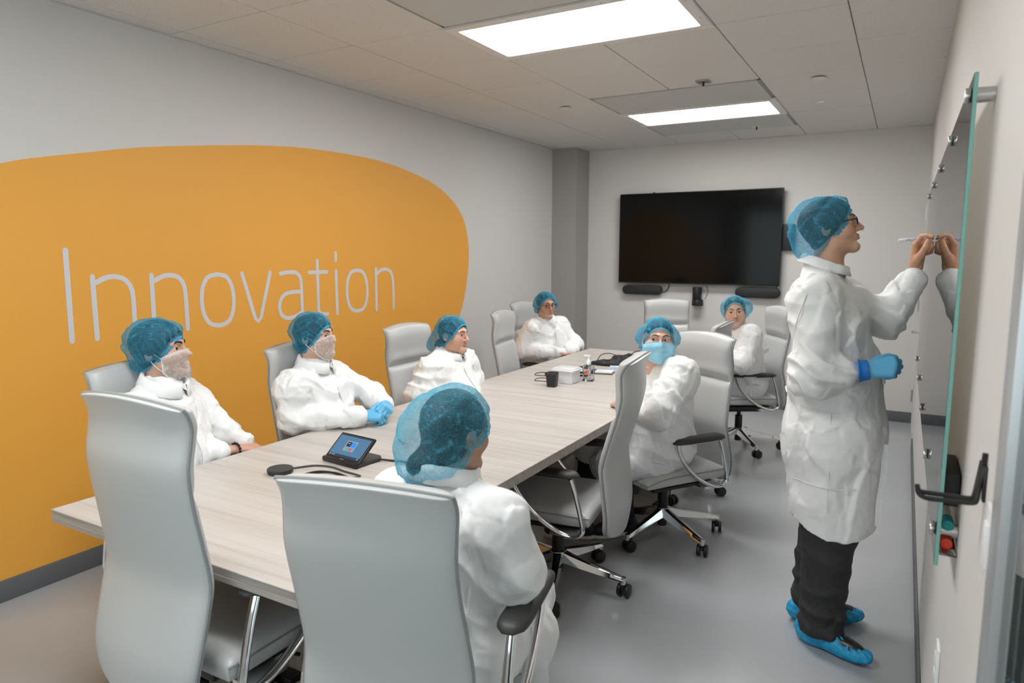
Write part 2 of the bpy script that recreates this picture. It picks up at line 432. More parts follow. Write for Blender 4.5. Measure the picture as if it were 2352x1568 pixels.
# ------------------------------------------------------------------ far right door (flush, same paint)
door = tag(MB().box((XR - .004, DOOR_Y0 + .004, .012), (XR + .04, DOOR_Y1 - .003, DOOR_H - .004), .002, 1).build('door_1', WALL), kind='structure')
fr = MB()
TRIMB = mat('door_edge_brown', (.30, .26, .225), .6)
fr.box((XR - .006, DOOR_Y0 - .028, 0), (XR + .05, DOOR_Y0 + .001, DOOR_H + .02)).box((XR - .003, DOOR_Y0, DOOR_H - .001), (XR + .05, DOOR_Y1, DOOR_H + .018))
tag(fr.build('trim_2', WALL, smooth=False), kind='structure')
MB().box((XR - .0045, DOOR_Y0 + .0012, .012), (XR - .001, DOOR_Y0 + .0042, DOOR_H - .005)).build('edge_strip', TRIMB, door, smooth=False)
for zz in (.27, 1.10, 1.92):
    MB().cyl((XR - .012, DOOR_Y1 + .008, zz - .055), (XR - .012, DOOR_Y1 + .008, zz - .002), .009, seg=12).cyl((XR - .012, DOOR_Y1 + .008, zz + .002), (XR - .012, DOOR_Y1 + .008, zz + .055), .009, seg=12).box((XR - .008, DOOR_Y1 - .02, zz - .055), (XR - .003, DOOR_Y1 + .03, zz + .055)).build('hinge', BRUSHED, door)
MB().cyl((XR - .002, DOOR_Y0 + .07, .942), (XR - .012, DOOR_Y0 + .07, .942), .026).cyl((XR - .01, DOOR_Y0 + .07, .942), (XR - .06, DOOR_Y0 + .07, .942), .009).tube([(XR - .055, DOOR_Y0 + .065, .942), (XR - .055, DOOR_Y0 + .12, .942), (XR - .053, DOOR_Y0 + .19, .942)], .010).build('door_lever', CHROME, door)

# ------------------------------------------------------------------ near right glass door and its frame
ALU = mat('anodised_frame', (.56, .58, .60), .35, .6)
fr = MB().box((XR - .008, 1.085, 0), (XR + .13, DOOR_EDGE + .002, 2.5), .004).box((XR - .004, YF, 2.44), (XR + .12, 1.085, 2.52), .004).box((XR - .004, YF, 0), (XR + .12, YF + .06, 2.5), .004)
tag(fr.build('trim_3', ALU), kind='structure')
DGLASS = thin_mat('door_glass', (.93, .975, .965))
wf = MB()
for lo, hi in (((-3.1, YF - .09, .75), (-3.05, YF - .03, 2.5)), ((-.10, YF - .09, .75), (-.05, YF - .03, 2.5)), ((-3.05, YF - .09, .75), (-.10, YF - .03, .80)), ((-3.05, YF - .09, 2.45), (-.10, YF - .03, 2.5)), ((-1.6, YF - .09, .80), (-1.55, YF - .03, 2.45))): wf.box(lo, hi)
w2 = tag(wf.build('window_2', ALU, smooth=False), kind='structure')
for x0, x1 in ((-3.05, -1.6), (-1.55, -.10)): MB().box((x0, YF - .065, .80), (x1, YF - .059, 2.45)).build('pane', DGLASS, w2, smooth=False)
tag(MB().box((XR + .004, YF + .06, .012), (XR + .014, 1.083, 2.435)).build('window_1', DGLASS, smooth=False), kind='structure')
MB().box((XR - .012, 1.078, .02), (XR + .004, 1.092, .06), .003).build('rubber_seal', BLACKM, bpy.data.objects['trim_3'])
# the corridor seen through that glass
CORR = mat('corridor_paint', (.60, .63, .62), .6)
tag(MB().box((2.0, YF - .1, 0), (2.1, YB + .1, 3.0)).build('wall_corridor', CORR, smooth=False), kind='structure')
# ================================================================== TABLE
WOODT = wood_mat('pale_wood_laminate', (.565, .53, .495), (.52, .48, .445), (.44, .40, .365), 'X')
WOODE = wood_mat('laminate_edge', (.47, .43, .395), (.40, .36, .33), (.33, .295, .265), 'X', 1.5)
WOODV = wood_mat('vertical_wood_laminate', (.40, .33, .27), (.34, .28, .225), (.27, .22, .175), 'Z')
TX0, TX1, TY0, TY1 = -2.345, -1.214, 1.116, 5.50
table = empty('conference_table', ((TX0 + TX1) / 2, (TY0 + TY1) / 2, 0), 0, 'long pale wood grain conference table in the middle of the room', 'table')
def rel(v): return (v[0] - (TX0 + TX1) / 2, v[1] - (TY0 + TY1) / 2, v[2])
tmid = 3.308
for y0, y1 in ((TY0, TY1),):
    MB().box(rel((TX0, y0, TZ - .0045)), rel((TX1, y1, TZ)), .0015, 1).build('tabletop', WOODT, table)
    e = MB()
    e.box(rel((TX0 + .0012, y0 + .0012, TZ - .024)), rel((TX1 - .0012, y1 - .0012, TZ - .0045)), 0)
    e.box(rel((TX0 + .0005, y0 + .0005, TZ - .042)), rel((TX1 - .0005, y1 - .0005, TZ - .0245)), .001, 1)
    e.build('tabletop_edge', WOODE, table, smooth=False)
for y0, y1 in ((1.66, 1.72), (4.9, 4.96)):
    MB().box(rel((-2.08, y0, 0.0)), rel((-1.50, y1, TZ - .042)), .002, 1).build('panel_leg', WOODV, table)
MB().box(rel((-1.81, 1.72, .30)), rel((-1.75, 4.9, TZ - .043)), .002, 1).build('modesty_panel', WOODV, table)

# floor box plate by the table leg
t = empty('floor_plate', (-2.02, 1.625, 0), 0, 'flat black plate on a pale strip at the foot of the near table leg', 'plate')
MB().box((-.13, -.03, 0), (.20, .03, .012), .002).build('strip', WHITEP, t)
MB().box((-.13, -.025, .012), (.20, .03, .045), .003).build('plate', BLACKP, t)

# ================================================================== CHAIRS
def backprof():
    # z, y (behind the hub is negative), half width
    P = [(.352, -.292, .135), (.368, -.292, .175), (.40, -.291, .202), (.46, -.287, .216), (.53, -.272, .221), (.61, -.252, .222), (.685, -.238, .220), (.785, -.250, .216), (.86, -.262, .2125), (.93, -.272, .2115), (.99, -.275, .2115), (1.045, -.266, .2125), (1.09, -.261, .2145), (1.125, -.271, .2155), (1.140, -.280, .2150)]
    return [tuple(v) for v in catmull(P, 4)]
BP = backprof()
NU = 17
US = [-math.cos(PI * k / (NU - 1)) for k in range(NU)]
def bpoint(row, u, off):
    z, y, hw = row
    zz = z + (.020 * (1 - u * u)) * max(0, (z - .97) / .17) - .03 * (1 - u * u) * max(0, (.437 - z) / .085) * .6
    yy = y - .022 * (1 - u * u) + off
    return (u * hw, yy, zz)
def slab(name, rows, off_a, off_b, material, parent, inset=0.0):
    """closed slab between two offset sheets of the back surface (offsets are functions of (t,u))"""
    mb = MB(); n = len(rows)
    def sheet(fn): return [[bpoint((r[0], r[1], r[2] - inset), u, fn(i / (n - 1), u)) for u in US] for i, r in enumerate(rows)]
    A = mb.grid(sheet(off_a)); B = mb.grid(sheet(off_b))
    for P_, Q_ in ((A[0], B[0]), (A[-1], B[-1]), ([r[0] for r in A], [r[0] for r in B]), ([r[-1] for r in A], [r[-1] for r in B])):
        for k in range(len(P_) - 1): mb.bm.faces.new((P_[k], P_[k + 1], Q_[k + 1], Q_[k]))
    return mb.build(name, material, parent, angle=50)
def edge_fall(t, u, p=.5, et=.06):
    a = max(0.0, 1 - abs(u) ** 10) ** p
    b = min(1, min(t, 1 - t) / et); b = math.sin(b * PI / 2)
    return a * b

def make_chair():
    root = empty('office_chair')
    zs = [r[0] for r in BP]
    split = max(i for i, r in enumerate(BP) if r[0] <= .915)
    low, high = BP[:split + 1], BP[split:]
    slab('back_shell', BP, lambda t, u: -.003 - .016 * edge_fall(t, u, .5, .03), lambda t, u: .0025, LEATHER, root)
    slab('back_cushion', low, lambda t, u: .0025, lambda t, u: .008 + .024 * edge_fall(t, u, .6, .05), LEATHER, root, .002)
    slab('headrest', high, lambda t, u: .0025, lambda t, u: .008 + .034 * edge_fall(t, u, .6, .16), LEATHER, root, .002)
    # piping along the outline and a stitch line across the front
    out = [bpoint(r, -1, .0) for r in BP] + [bpoint(BP[-1], u, .0) for u in US[1:-1]] + [bpoint(r, 1, .0) for r in BP[::-1]] + [bpoint(BP[0], u, .0) for u in US[::-1][1:-1]]
    MB().tube(out, .0048, 6, closed=True, up=(0, 1, 0)).build('piping', LEATHER2, root)
    # seat
    mb = MB(); rows = []
    ny, nx = 15, 13
    def seat_pt(u, v, top):
        y = .035 + .255 * v; w = .247 - .010 * (v > 0) * v ** 2
        k = max(0, 1 - abs(u) ** 7) ** .5; kk = max(0, 1 - abs(v) ** 7) ** .5
        x = w * u
        if top: z = .452 + .030 * k * kk - .010 * (1 - u * u) * (1 - v * v) - .030 * max(0, v) ** 3
        else: z = .405 - .022 * k * kk - .012 * max(0, v) ** 3 + .012
        return (x, y, z)
    for top in (True, False):
        rows.append(mb.grid([[seat_pt(-math.cos(PI * a / (nx - 1)), -math.cos(PI * b / (ny - 1)), top) for a in range(nx)] for b in range(ny)]))
    A, B = rows
    for P_, Q_ in ((A[0], B[0]), (A[-1], B[-1]), ([r[0] for r in A], [r[0] for r in B]), ([r[-1] for r in A], [r[-1] for r in B])):
        for k in range(len(P_) - 1): mb.bm.faces.new((P_[k], P_[k + 1], Q_[k + 1], Q_[k]))
    mb.build('seat', LEATHER, root, angle=60)
    ring = [seat_pt(s, -math.cos(PI * b / 14), True) for s in (1,) for b in range(15)] + [seat_pt(math.cos(PI * a / 12), 1, True) for a in range(1, 12)] + [seat_pt(-1, math.cos(PI * b / 14), True) for b in range(15)]
    MB().tube([(p[0] * 1.006, p[1], p[2] + .001) for p in ring], .0032, 6).build('seat_piping', LEATHER2, root)
    # underside
    MB().box((-.20, -.17, .365), (.20, .22, .384), .006).box((-.085, -.15, .315), (.085, .13, .367), .012).build('tilt_mechanism', BLACKP, root)
    MB().cyl((.02, .17, .365), (.02, .19, .295), .034, .030, bev=.004).build('tension_knob', BLACKP, root)
    MB().tube([(.08, .02, .345), (.17, .03, .345), (.225, .035, .35)], .006, 8).build('tilt_lever', BLACKP, root)
    MB().cyl((0, 0, .06), (0, 0, .18), .026, seg=18).cyl((0, 0, .16), (0, 0, .27), .030, .028, seg=18, bev=.003).cyl((0, 0, .26), (0, 0, .32), .016, seg=14).build('gas_lift', BLACKP, root)
    # five star base
    MB().lathe([(.030, .105), (.040, .11), (.043, .135), (.040, .165), (.030, .17)], seg=24).build('base_hub', CHROME, root)
    leg0 = cas0 = None
    for q in range(5):
        a = 2 * PI * q / 5
        if leg0 is None:
            mb = MB(); rr = []
            for s in np.linspace(0, 1, 9):
                r_ = .03 + .30 * s; wt = .011 + .008 * (1 - s); wb = .016 + .014 * (1 - s)
                zt = .165 - .068 * s ** .9; zb = zt - (.050 - .028 * s) + .004
                rr.append([(r_, -wt, zt - .003), (r_, -wt * .6, zt), (r_, wt * .6, zt), (r_, wt, zt - .003), (r_, wb, zb), (r_, wb * .55, zb + .006 * (1 - s)), (r_, -wb * .55, zb + .006 * (1 - s)), (r_, -wb, zb)])
            R_ = mb.grid(rr, close_u=True)
            mb.bm.faces.new(R_[0]); mb.bm.faces.new(R_[-1][::-1])
            mb.cyl((.325, 0, .098), (.325, 0, .066), .0135, seg=14)
            leg0 = mb.build('base_leg', CHROME, root)
            mb = MB()
            mb.cyl((0, 0, .0), (0, 0, .022), .0085, seg=10)
            for s in (-1, 1):
                mb.cyl((-.012, s * .009, -.0335), (-.012, s * .027, -.0335), .0315, seg=24, bev=.005)
            mb.box((-.03, -.009, -.03), (.012, .009, .004), .004)
            cas0 = mb.build('caster', BLACKP, root)
            lg, cs = leg0, cas0
        else:
            lg = leg0.copy(); COL.objects.link(lg); cs = cas0.copy(); COL.objects.link(cs)
        lg.rotation_euler = (0, 0, a); lg['spoke'] = q; cs['spoke'] = q
        cs.location = (.325 * math.cos(a), .325 * math.sin(a), .066)
        cs.rotation_euler = (0, 0, a + random.uniform(-2.5, 2.5))
    # arms
    loop = catmull([(-.145, .628), (-.17, .55), (-.198, .43), (-.195, .392), (-.155, .374), (-.08, .392), (.01, .445), (.085, .52), (.128, .59), (.138, .632)], 5)
    for s in (-1, 1):
        X = .273 * s
        mb = MB()
        mb.tube([(X, p[0], p[1]) for p in loop], .0105, 10, up=(1, 0, 0), sx=1.45)
        mb.tube([(X, -.150, .632), (X, -.05, .630), (X, .06, .630), (X, .142, .634)], .007, 8, up=(1, 0, 0), sx=2.2)
        mb.box((min(X, .16 * s), -.17, .368), (max(X, .16 * s), -.05, .382), .003)
        mb.build('arm_frame', CHROME, root)
        mb = MB(); rr = []
        for v in np.linspace(-1, 1, 17):
            k = max(0, 1 - abs(v) ** 6) ** .5
            w = (.036 - .006 * v) * (.35 + .65 * k); hgt = .026 * (.3 + .7 * k)
            y = -.008 + .170 * v; xo = X - .006 * s * (1 - v)
            zc = .636
            rr.append([(xo + w * c, y, zc + hgt * (zz)) for c, zz in ((-1, .1), (-1, .55), (-.82, .86), (-.4, 1), (.4, 1), (.82, .86), (1, .55), (1, .1), (.6, 0), (-.6, 0))])
        R_ = mb.grid(rr, close_u=True); mb.bm.faces.new(R_[0]); mb.bm.faces.new(R_[-1][::-1])
        mb.build('arm_pad', PADM, root, angle=60)
    return root

chair0 = make_chair()
used = [False]
def chair(hx, hy, face, dz, base, rec, label, group='grey leather conference chairs'):
    """face: direction (degrees, 0 = +x); base: world angle of one star leg"""
    c = chair0 if not used[0] else copy_tree(chair0); used[0] = True
    c.location = (hx, hy, 0); rz = math.radians(face) - PI / 2
    c.rotation_euler = (0, 0, rz)
    tag(c, label, 'chair', group)
    for ch in c.children:
        nm = ch.name.split('.')[0]
        if nm in ('base_leg', 'caster'):
            a = math.radians(base) - rz + 2 * PI * ch['spoke'] / 5
            if nm == 'base_leg': ch.rotation_euler = (0, 0, a)
            else:
                ch.location = (.325 * math.cos(a), .325 * math.sin(a), .066)
                ch.rotation_euler = (0, 0, a + random.uniform(-2.5, 2.5))
        elif nm not in ('base_hub', 'gas_lift'):
            ch.location = (0, 0, dz)
            if nm in ('back_shell', 'back_cushion', 'headrest', 'piping'):
                a = math.radians(rec); py, pz = -.20, .45
                ch.rotation_euler = (a, 0, 0)
                ch.location = (0, py - (py * math.cos(a) - pz * math.sin(a)), dz + pz - (py * math.sin(a) + pz * math.cos(a)))
    return c
CH = [
 (-1.695, 1.292, 90, .050, 20, 0, 'empty grey leather chair at the near table end, back towards camera, left of two'),
 (-1.066, 1.436, 102, -.060, 250, 7, 'grey leather chair at the near table corner under the person seen from behind'),
 (-2.355, 1.665, 0, -.018, 30, 6.5, 'grey leather chair on the orange wall side, under the beard-netted person nearest the camera'),
 (-2.28, 2.44, 4, -.025, 10, 4, 'grey leather chair on the orange wall side, under the person with blue gloves'),
 (-2.37, 3.38, 0, -.025, 50, 3, 'grey leather chair behind the maskless person on the orange wall side'),
 (-2.36, 4.58, 10, -.02, 20, 3, 'empty grey leather chair on the left table side, before the person in glasses'),
 (-2.63, 5.35, 5, -.01, 30, 3, 'grey leather chair on the left, farthest back, under the person in glasses'),
 (-1.82, 6.21, -60, -.02, 10, 3, 'empty grey leather chair at the far table end under the wall screen'),
 (-1.355, 2.83, 187, -.015, 2, 7, 'empty grey leather chair side-on at the right table edge before the masked person'),
 (-1.095, 3.63, 236, -.03, -34, 0, 'grey leather chair on the right table side under the blue-masked person'),
 (-1.29, 4.42, 180, -.01, 0, 4, 'grey leather chair mostly hidden behind the chair of the blue-masked person'),
 (-1.10, 5.66, 212, -.005, 18, 2, 'grey leather chair on the right, farthest back, under the person facing the camera'),
]
CHAIRS = [chair(*a) for a in CH]
for ch in CHAIRS[1].children:                                     # this chair's arms are set higher
    if ch.name.split('.')[0] in ('arm_frame', 'arm_pad'): ch.location.z += .095; ch.location.x += .012 if 'pad' in ch.name and ch.data.vertices[0].co.x > 0 else 0

# ================================================================== THINGS ON THE TABLE
def obj1(mb, name, m, label, cat, group=None, **k): return tag(mb.build(name, m, **k), label, cat, group)
# round microphone puck
FAB = mat('charcoal_mesh_fabric', (.045, .044, .045), .8, bump=(900, .5, .001))
t = empty('microphone_puck', (-1.995, 1.745, TZ), 0, 'round charcoal table microphone puck beside the touch panel', 'microphone')
MB().lathe([(.044, 0), (.0465, .003), (.0465, .008)], seg=40).build('base', BLACKP, t)
MB().lathe([(.0465, .008), (.0475, .010), (.0475, .017), (.045, .0195), (.001, .020)], seg=40).build('fabric_cover', FAB, t)
# touch panel on a wedge base
TPX, TPY = -1.865, 1.985
t = empty('touch_panel', (TPX, TPY, TZ), math.radians(-6.0), 'small black tilted touch panel with a lit blue screen on the table', 'touch panel')
GUN = mat('gunmetal_plastic', (.055, .053, .052), .42)
MB().prism([(-.095, -.052), (.095, -.052), (.095, .075), (.075, .092), (-.075, .092), (-.095, .075)], .013, Matrix.Translation((0, 0, .003)), .003).build('base', GUN, t)
tilt = Matrix.Translation((0, -.050, .012)) @ Matrix.Rotation(math.radians(40), 4, 'X')
MB().box((-.098, -.002, -.009), (.098, .128, .004), .005, 3, M=tilt).cyl((-.098, -.052, .011), (.098, -.052, .011), .011, bev=.003).build('screen_housing', BLACKP, t)
def scr(x0, x1, y0, y1, z, m, name, par):
    return MB().box((x0, y0, .0035), (x1, y1, z), M=tilt).build(name, m, par, smooth=False)
SB = mat('screen_blue', (.02, .05, .08), .1, emit=((.075, .17, .30), .9))
disp = scr(-.088, .088, .016, .120, .0046, SB, 'display', t)
scr(-.088, .088, .114, .120, .0048, mat('screen_bar', (.01, .015, .02), .1, emit=((.02, .045, .075), .8)), 'status_bar', disp)
scr(-.088, .088, .016, .027, .0048, mat('screen_bar', (.01, .015, .02), .1), 'button_bar', disp)
scr(-.030, .030, .046, .094, .0049, mat('screen_card', (.1, .1, .1), .2, emit=((.17, .27, .42), .9)), 'dialog', disp)
scr(-.024, -.001, .067, .089, .0052, mat('screen_dark_tile', (.01, .01, .01), .2, emit=((.012, .018, .03), 1)), 'tile', disp)
scr(.001, .024, .067, .089, .0052, mat('screen_blue_tile', (.01, .1, .3), .2, emit=((.01, .22, .75), .9)), 'tile', disp)
scr(-.018, -.016 + .006, .080, .0825, .0054, mat('screen_white', (.3, .3, .3), .2, emit=((.6, .7, .8), .8)), 'mark', disp)
for x, m in ((-.008, mat('screen_green', (.02, .2, .03), .2, emit=((.04, .35, .06), .8))), (.009, mat('screen_red', (.3, .02, .02), .2, emit=((.5, .03, .04), .8)))):
    MB().cyl(tilt @ Vector((x, .056, .0047)), tilt @ Vector((x, .056, .0053)), .0058, seg=16).build('round_button', m, disp)
for x in (-.079, -.067, -.055, .078): scr(x - .002, x + .002, .020, .0235, .0054, mat('screen_white'), 'mark', disp)
scr(-.011, .011, .0065, .0095, .0052, mat('pale_mark', (.45, .45, .45), .5), 'mark', t)
# cables
def cable(pts, r, label, m=BLACKP, n=10, g=None):
    o = MB().tube(catmull(pts, n), r, 8).build('cable', m)
    return tag(o, label, 'cable', g)
z0 = TZ + .0042
cable([(-1.775, 2.03, TZ + .012), (-1.72, 2.065, z0), (-1.655, 2.075, z0), (-1.60, 2.03, z0), (-1.575, 1.95, z0), (-1.60, 1.87, z0), (-1.66, 1.815, z0), (-1.715, 1.80, z0), (-1.80, 1.835, z0), (-1.87, 1.82, z0), (-1.89, 1.76, z0 + .001), (-1.87, 1.70, z0)], .0040, 'black cable looping from the back of the touch panel')
cable([(-1.99, 1.80, z0 - .001), (-1.94, 1.865, z0), (-1.87, 1.885, z0), (-1.79, 1.87, z0), (-1.72, 1.862, z0), (-1.69, 1.84, z0 + .005), (-1.71, 1.79, z0 + .006), (-1.735, 1.70, z0), (-1.78, 1.62, z0)], .0036, 'dark grey cable curving in front of the touch panel', mat('dark_grey_cable', (.07, .066, .064), .45))
cable([(-1.86, 1.78, z0 + .007), (-1.80, 1.822, z0 + .007), (-1.74, 1.815, z0 + .007), (-1.68, 1.79, z0 + .007), (-1.63, 1.72, z0), (-1.62, 1.67, z0)], .0034, 'thin black cable crossing under the loop beside the touch panel')

# white food tub
TUB = mat('frosted_white_plastic', (.80, .81, .84), .3)
t = empty('storage_tub', (-1.845, 3.955, TZ), math.radians(-2), 'white lidded plastic tub behind the black charger', 'container')
MB().prism([(-.066, -.056), (-.056, -.066), (.056, -.066), (.066, -.056), (.066, .056), (.056, .066), (-.056, .066), (-.066, .056)], .082, Matrix.Translation((0, 0, .001)), .003).build('tub', TUB, t)
lid = MB().box((-.076, -.076, .076), (.076, .076, .090), .006, 3).build('lid', TUB, t)
mb = MB()
for lo, hi in (((-.070, -.070, .09), (.070, -.056, .0955)), ((-.070, .056, .09), (.070, .070, .0955)), ((-.070, -.056, .09), (-.056, .056, .0955)), ((.056, -.056, .09), (.070, .056, .0955))): mb.box(lo, hi, .0025)
mb.build('rim', TUB, lid)
# black charger cup with wire prongs
t = empty('radio_charger', (-1.86, 3.775, TZ), math.radians(6), 'small black plastic charger with two thin wire loops on its left', 'charger')
rows = []
for z, s in ((0, .80), (.004, .84), (.03, .92), (.062, .98), (.078, 1.0)):
    rows.append([(x * s, y * s, z + (.012 if (y > 0 and z > .07) else 0)) for x, y in ((-.034, -.022), (-.026, -.032), (.026, -.032), (.034, -.022), (.034, .022), (.026, .030), (-.026, .030), (-.034, .022))])
mb = MB(); R_ = mb.grid(rows, close_u=True); mb.bm.faces.new(R_[0][::-1]); mb.bm.faces.new(R_[-1])
mb.build('body', BLACKP, t, angle=30)
MB().box((-.024, -.022, .076), (.024, .016, .0815), .004).build('cradle', mat('dark_grey_plastic', (.03, .03, .033), .35), t)
MB().box((-.046, -.012, .062), (-.030, .012, .088), .003).build('clip', BLACKP, t)
for z in (.075, .040):
    MB().tube(catmull([(-.034, -.008, z - .010), (-.07, -.006, z - .010), (-.112, 0, z - .012), (-.116, .004, z - .006), (-.105, .006, z + .001), (-.07, .008, z + .008), (-.034, .006, z + .008)], 5), .0026, 7).build('wire_loop', BLACKP, t)
# sanitizer pump bottle
CLEAR = thin_mat('clear_plastic', (.84, .86, .87), .04)
t = empty('sanitizer_bottle', (-1.742, 4.065, TZ), math.radians(8), 'clear pump bottle of hand sanitizer with a red label mark', 'bottle')
MB().prism([(-.034, -.018), (-.028, -.024), (.028, -.024), (.034, -.018), (.034, .018), (.028, .024), (-.028, .024), (-.034, .018)], .102, Matrix.Translation((0, 0, .001)), .006).lathe([(.016, .098), (.014, .108)]).build('bottle_body', CLEAR, t)
MB().cyl((0, 0, .106), (0, 0, .128), .0155, bev=.002).cyl((0, 0, .128), (0, 0, .142), .013, .006).cyl((0, 0, .14), (0, 0, .162), .0042).box((-.034, -.007, .160), (.013, .007, .169), .003).build('pump', WHITEP, t)
LBL = mat('red_label', (.80, .09, .045), .4)
MB().prism([(-.014, 0), (0, -.019), (.014, 0), (0, .019)], .0008, Matrix.Translation((-.008, -.0245, .058)) @ Matrix.Rotation(PI / 2, 4, 'X')).build('label', LBL, t, smooth=False)
mb = MB()
for zz, w in ((.088, .02), (.078, .024), (.048, .016), (.038, .02), (.022, .018)): mb.box((.012, -.0252, zz), (.012 + w * .55, -.0242, zz + .0055))
mb.build('printed_text_block', mat('label_ink', (.10, .11, .13), .5), t, smooth=False)
MB().box((.025, -.0255, .004), (.034, .02, .011), .001).box((-.035, -.02, .004), (-.025, .02, .008), .001).build('dark_band', BLACKP, t)
# black cardboard box edges behind bottle
t = empty('small_box', (-1.815, 4.15, TZ), math.radians(18), 'small black and white striped box behind tub and sanitizer bottle', 'box')
MB().box((-.03, -.02, 0), (.03, .02, .075), .002).build('carton', WHITEP, t)
for z in (.012, .032, .062): MB().box((-.031, -.021, z), (.031, .021, z + .013), .0005, 1).build('stripe', BLACKP, t)

# soft black pouch with loops, clear packets and pens
POUCH = mat('black_nylon', (.018, .018, .02), .7, bump=(300, .3, .001))
POUCHG = mat('dark_grey_felt', (.055, .056, .06), .8, bump=(300, .3, .001))
t = empty('headset_pouch', (-1.78, 4.74, TZ), math.radians(8), 'slumped black and grey pouch with thin cable loops, far on the table', 'pouch')
POUCH_ROOT = t
for pts in ([(-.17, -.02, .03), (-.14, -.01, .075), (-.08, .0, .088), (-.02, .01, .07)], [(.05, .02, .06), (.10, .03, .105), (.15, .02, .11), (.20, 0, .07)]):
    MB().tube(catmull(pts, 8), .0032, 7).build('cable_loop', BLACKP, t)
CLP = thin_mat('clear_packet_film', (.90, .92, .93), .08)
t = empty('marker_packet', (-1.765, 4.37, TZ), math.radians(12), 'clear plastic packet of pale markers with dark caps beside the pouch', 'packet')
MB().box((-.075, -.05, 0), (.075, .05, .004), .001).build('tray', CLP, t)
PALE = mat('pale_blue_plastic', (.55, .68, .82), .35)
for i, (y, m1) in enumerate(((-.03, WHITEP), (-.008, PALE), (.014, WHITEP), (.036, PALE))):
    pen = MB().cyl((-.05, y, .013), (.068, y + .004, .013), .0088, seg=14, bev=.002).build('marker', m1, t)
    MB().cyl((-.078, y - .001, .013), (-.048, y, .013), .0096, seg=14, bev=.002).build('cap', mat('navy_cap', (.012, .02, .06), .4) if i % 2 == 0 else BLACKP, pen)
t = empty('blue_card', (-1.70, 4.47, TZ), math.radians(24), 'pale blue and white carton lying behind the marker packet', 'carton')
MB().box((-.05, -.025, 0), (.05, .025, .042), .003).build('carton', WHITEP, t)
MB().box((-.048, -.0255, .022), (.0, .0255, .0425), .001).build('blue_side', PALE, t)
obj1(MB().box((-.03, -.012, 0), (.03, .012, .006), .002, M=Matrix.Translation((-1.605, 4.30, TZ)) @ Matrix.Rotation(.5, 4, 'Z')), 'highlighter', mat('yellow_plastic', (.78, .72, .12), .4), 'small yellow pen tip beside the marker packet', 'pen')

# ================================================================== SCREEN WALL
TVX, TVZ = -1.905, 1.7235
t = empty('wall_screen', (TVX, YB, TVZ), 0, 'large black flat screen mounted on the far wall', 'television')
MB().box((-.837, -.098, -.4765), (.837, -.060, .4765), .004).build('housing', BLACKP, t)
MB().box((-.829, -.0995, -.462), (.829, -.0975, .469)).build('screen', SCREEN, t, smooth=False)
MB().box((-.3, -.062, -.25), (.3, 0, .25), .004).build('wall_bracket', BLACKM, t)
MB().box((-.47, -.09, .476), (-.455, -.07, .487), .002).build('sensor', BLACKP, t)
t = obj1(MB().box((-1.10, YB - .055, 1.595), (-.955, YB, 1.85), .004), 'media_box', BLACKM, 'flat black box on the wall just right of the screen', 'box')
def pill(x0, x1, z0, z1, label):
    cz, r = (z0 + z1) / 2, (z1 - z0) / 2
    pts = [(x0 + r + r * math.cos(a), cz + r * math.sin(a)) for a in np.linspace(PI / 2, 3 * PI / 2, 13)] + [(x1 - r + r * math.cos(a), cz + r * math.sin(a)) for a in np.linspace(-PI / 2, PI / 2, 13)]
    t = empty('wall_speaker', ((x0 + x1) / 2, YB, cz), 0, label, 'speaker', 'black pill speakers under the screen')
    loc = [(p[0] - (x0 + x1) / 2, p[1] - cz) for p in pts]
    M = Matrix(((1, 0, 0, 0), (0, 0, -1, -.02), (0, 1, 0, 0), (0, 0, 0, 1)))
    MB().prism(loc, .055, M, .008).build('body', BLACKM, t)
    MB().box((-.06, -.022, -.02), (.06, 0, .02)).build('bracket', BLACKP, t)
pill(-2.705, -2.262, 1.122, 1.222, 'left black pill shaped speaker under the wall screen')
pill(-1.495, -1.06, 1.122, 1.228, 'right black pill shaped speaker under the wall screen')
t = empty('conference_camera', (-1.878, YB, 1.06), 0, 'black cylindrical camera on a round base under the wall screen', 'camera')
MB().cyl((0, -.075, .03), (0, -.075, .158), .047, seg=28, bev=.005).build('body', BLACKP, t)
MB().cyl((.012, -.085, -.036), (.012, -.085, .03), .060, .056, seg=28, bev=.008).build('base', BLACKP, t)
MB().cyl((.05, -.13, 0), (.056, -.142, 0), .020, seg=18).build('lens', mat('camera_lens', (.03, .03, .035), .08), t)
MB().box((-.02, -.04, -.02), (.03, 0, .02)).build('wall_mount', BLACKP, t)
cable([(-2.27, YB - .04, 1.145), (-2.225, YB - .03, 1.165), (-2.20, YB - .02, 1.21), (-2.195, YB - .015, 1.27)], .005, 'short black cable from the left speaker up to the screen')
cable([(-1.105, YB - .04, 1.21), (-1.103, YB - .03, 1.25), (-1.103, YB - .03, 1.29)], .005, 'short black cable from the right speaker up to the screen')
cable([(-1.80, YB - .006, 1.24), (-1.78, YB - .006, 1.17), (-1.81, YB - .006, 1.09)], .003, 'thin grey cable on the wall beside the conference camera', mat('grey_cable', (.3, .3, .3), .5))

